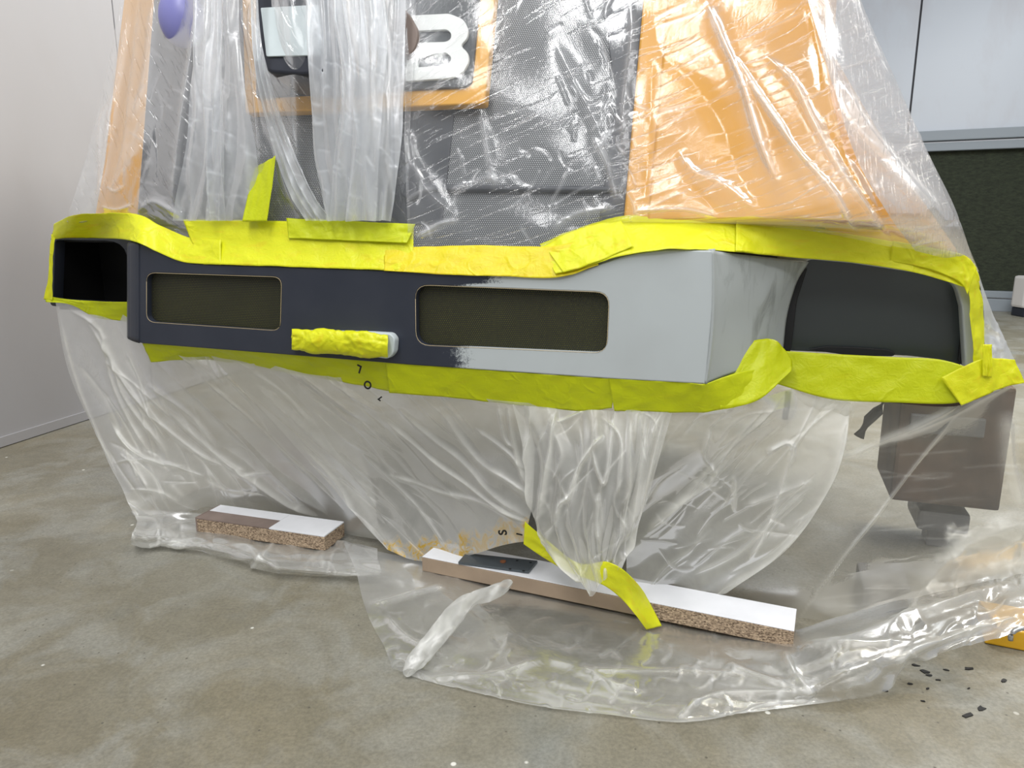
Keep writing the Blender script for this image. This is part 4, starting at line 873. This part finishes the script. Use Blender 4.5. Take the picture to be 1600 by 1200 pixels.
crF = [([(612, 1044), (745, 1084), (850, 1108), (955, 1120), (1065, 1130), (1170, 1116), (1290, 1098), (1385, 1080)], 3, .004, .35, 5), ([(660, 1060), (760, 1055), (830, 1035), (850, 1030)], 5, .008, .3), ([(900, 1050), (1000, 1048), (1100, 1050), (1180, 1060)], 4, .006, .25),
       ([(1225, 1020), (1245, 1060), (1275, 1090)], 6, .012, .5), ([(1130, 1040), (1190, 1060), (1270, 1090)], 4, .008, .4), ([(1250, 1010), (1330, 1000), (1430, 960), (1600, 905)], 5, .010, .35), ([(1245, 985), (1330, 965), (1430, 930), (1600, 880)], 4, .008, .35),
       ([(1390, 1080), (1400, 1040), (1440, 1010), (1600, 965)], 5, .012, .4), ([(1250, 1015), (1300, 1010), (1400, 1005), (1430, 1000)], 4, .008, .3), ([(575, 950), (640, 930), (700, 915)], 4, .010, .4), ([(600, 960), (640, 1000), (700, 1030)], 4, .008, .3),
       ([(1130, 1128), (1200, 1100), (1280, 1095)], 3, .004, .4), ([(900, 1040), (960, 1070), (1010, 1080)], 4, .006, .2), ([(1060, 1120), (1120, 1085), (1250, 1085)], 3, .006, .3)]
crF += rc((600, 1000, 1400, 1115), -30, 36, 120, 2.6, .005, .25, 108, 35, .3)+rc((575, 880, 1240, 1010), 10, 60, 60, 3, .004, .12, 109, 40, .3)+rc((1400, 900, 1600, 1030), -20, 60, 50, 3, .008, .25, 110, 20, .3)
sheet('film', rowsF, 520, 200, M['film_fl'], lo, creases=crF, waves=[('b', 3, .003, 111)], haze=.17, floor=.0025)
# twisted tail of film across the floor sheet
rowsT = []
tl = [(790, 912, .05, 12), (770, 925, .055, 20), (730, 940, .05, 20), (705, 965, .045, 22), (680, 1000, .035, 20), (655, 1030, .02, 20), (640, 1050, .01, 8)]
for (x, y, z, w) in tl:
    P = FL(x, y, z+.004); r = w/F*1.25; row = []
    for k in range(9):
        t = 2*pi*k/8; row.append(P+Vector((cos(t)*r, cos(t)*r*.3, max(sin(t)*r*.7, -z))))
    rowsT.append(row)
sheet('film_fold', rowsT, 70, 130, M['film_fl'], lo, creases=rc((630, 900, 800, 1050), -55, 80, 60, 3, .005, .3, 113, 14), haze=.36, floor=.003)
# long loose tape tail hanging over the right batten
tape([W(820, 815, BL-.015), W(862, 850, BL-.0), W(905, 880, BL-.02), W(950, 878, BL-.055), W(985, 900, BL-.05), FL(1012, 935, .058), FL(1034, 978, .01)],
     [W(818, 850, BL-.012), W(850, 872, BL-.0), W(890, 895, BL-.02), W(938, 912, BL-.055), W(970, 935, BL-.05), FL(992, 960, .05), FL(1010, 984, .008)],
     'long loose tape tail hanging over the right batten', 'tape', creases=10, seed=26, nu=110)
# printed letters on the film
def text(ch, P, size, rotpix, mat, off=BL+.0):
    cu = bpy.data.curves.new('letter', 'FONT'); cu.body = ch; cu.size = size; cu.extrude = .0002; cu.offset = .0007; cu.align_x = 'CENTER'; cu.align_y = 'CENTER'
    tmp = bpy.data.objects.new('t', cu); COL.objects.link(tmp); dg = bpy.context.evaluated_depsgraph_get(); dg.update()
    me = bpy.data.meshes.new_from_object(tmp.evaluated_get(dg)); bpy.data.objects.remove(tmp)
    me.materials.clear(); o = link('printed_letter', me, mat, lo)
    R = Matrix((U2, ZZ, -N2)).transposed().to_4x4()
    o.matrix_basis = Matrix.Translation(P) @ R @ Matrix.Rotation(radians(rotpix), 4, 'Z')
text('S', W(786, 832, BL+.012), .024, 100, M['black']); text('L', W(561, 576, BL-.0), .022, 160, M['black']); text('O', W(575, 602, BL+.012), .022, 60, M['black'])
text('I', W(812, 835, BL+.008), .016, 85, M['black']); text('7', W(594, 622, BL+.025), .014, 150, M['black'])

# ------------------------------------------------------------------ yellow steel corner with shackle, right edge; debris
P = FL(1538, 1006); Q = FL(1660, 1030)
e = empty('blade', P, 'yellow painted steel blade corner with a steel shackle at the right edge', 'steel blade')
n_ = Vector((-(Q-P).y, (Q-P).x, 0)).normalized()
hexa('blade_body', [P+ZZ*.001, Q+ZZ*.001, Q+n_*.1, P+n_*.1], [p+ZZ*.035 for p in (P+U2*.02, Q, Q+n_*.1, P+n_*.1)], M['signy'], e, .003)
C0 = FL(1592, 1000, .036); tube('shackle', [C0+Vector((.018*cos(t), -.004, .016*sin(t)+.008)) for t in np.linspace(-.3, 3.5, 14)], .004, M['zinc'], e)
r = np.random.RandomState(5)
fl = [(1430, 1040, 7), (1446, 1050, 12), (1452, 1056, 7), (1480, 1048, 6), (1512, 1045, 10), (1421, 1069, 5), (1449, 1077, 5), (1568, 1064, 7), (1514, 1076, 4), (1442, 1096, 4), (1532, 1108, 11), (1384, 1080, 6), (1515, 1118, 12), (1466, 1063, 4)]
for i, (x, y, s) in enumerate(fl):
    P = FL(x, y, .0); a0 = r.uniform(-.6, .6); L = s*.0009; V = []
    n_ = 7; rad = [r.uniform(.45, 1.2) for _ in range(n_)]
    for z in (.0004, .0016):
        for k in range(n_):
            t = 2*pi*k/n_; V.append(P+Vector((cos(t)*L*1.1*rad[k], sin(t)*L*.5*rad[k], z)))
    V = [P+Matrix.Rotation(a0, 3, 'Z') @ (v-P) for v in V]
    o = meshobj('paint_flake', V, [tuple(range(n_)), tuple(range(n_, 2*n_))]+[(k, (k+1) % n_, n_+(k+1) % n_, n_+k) for k in range(n_)], M['black'])
    tag(o, 'small black flake lying on the concrete floor below the right hem of the film', 'flake', 'black flakes on the floor at the right')
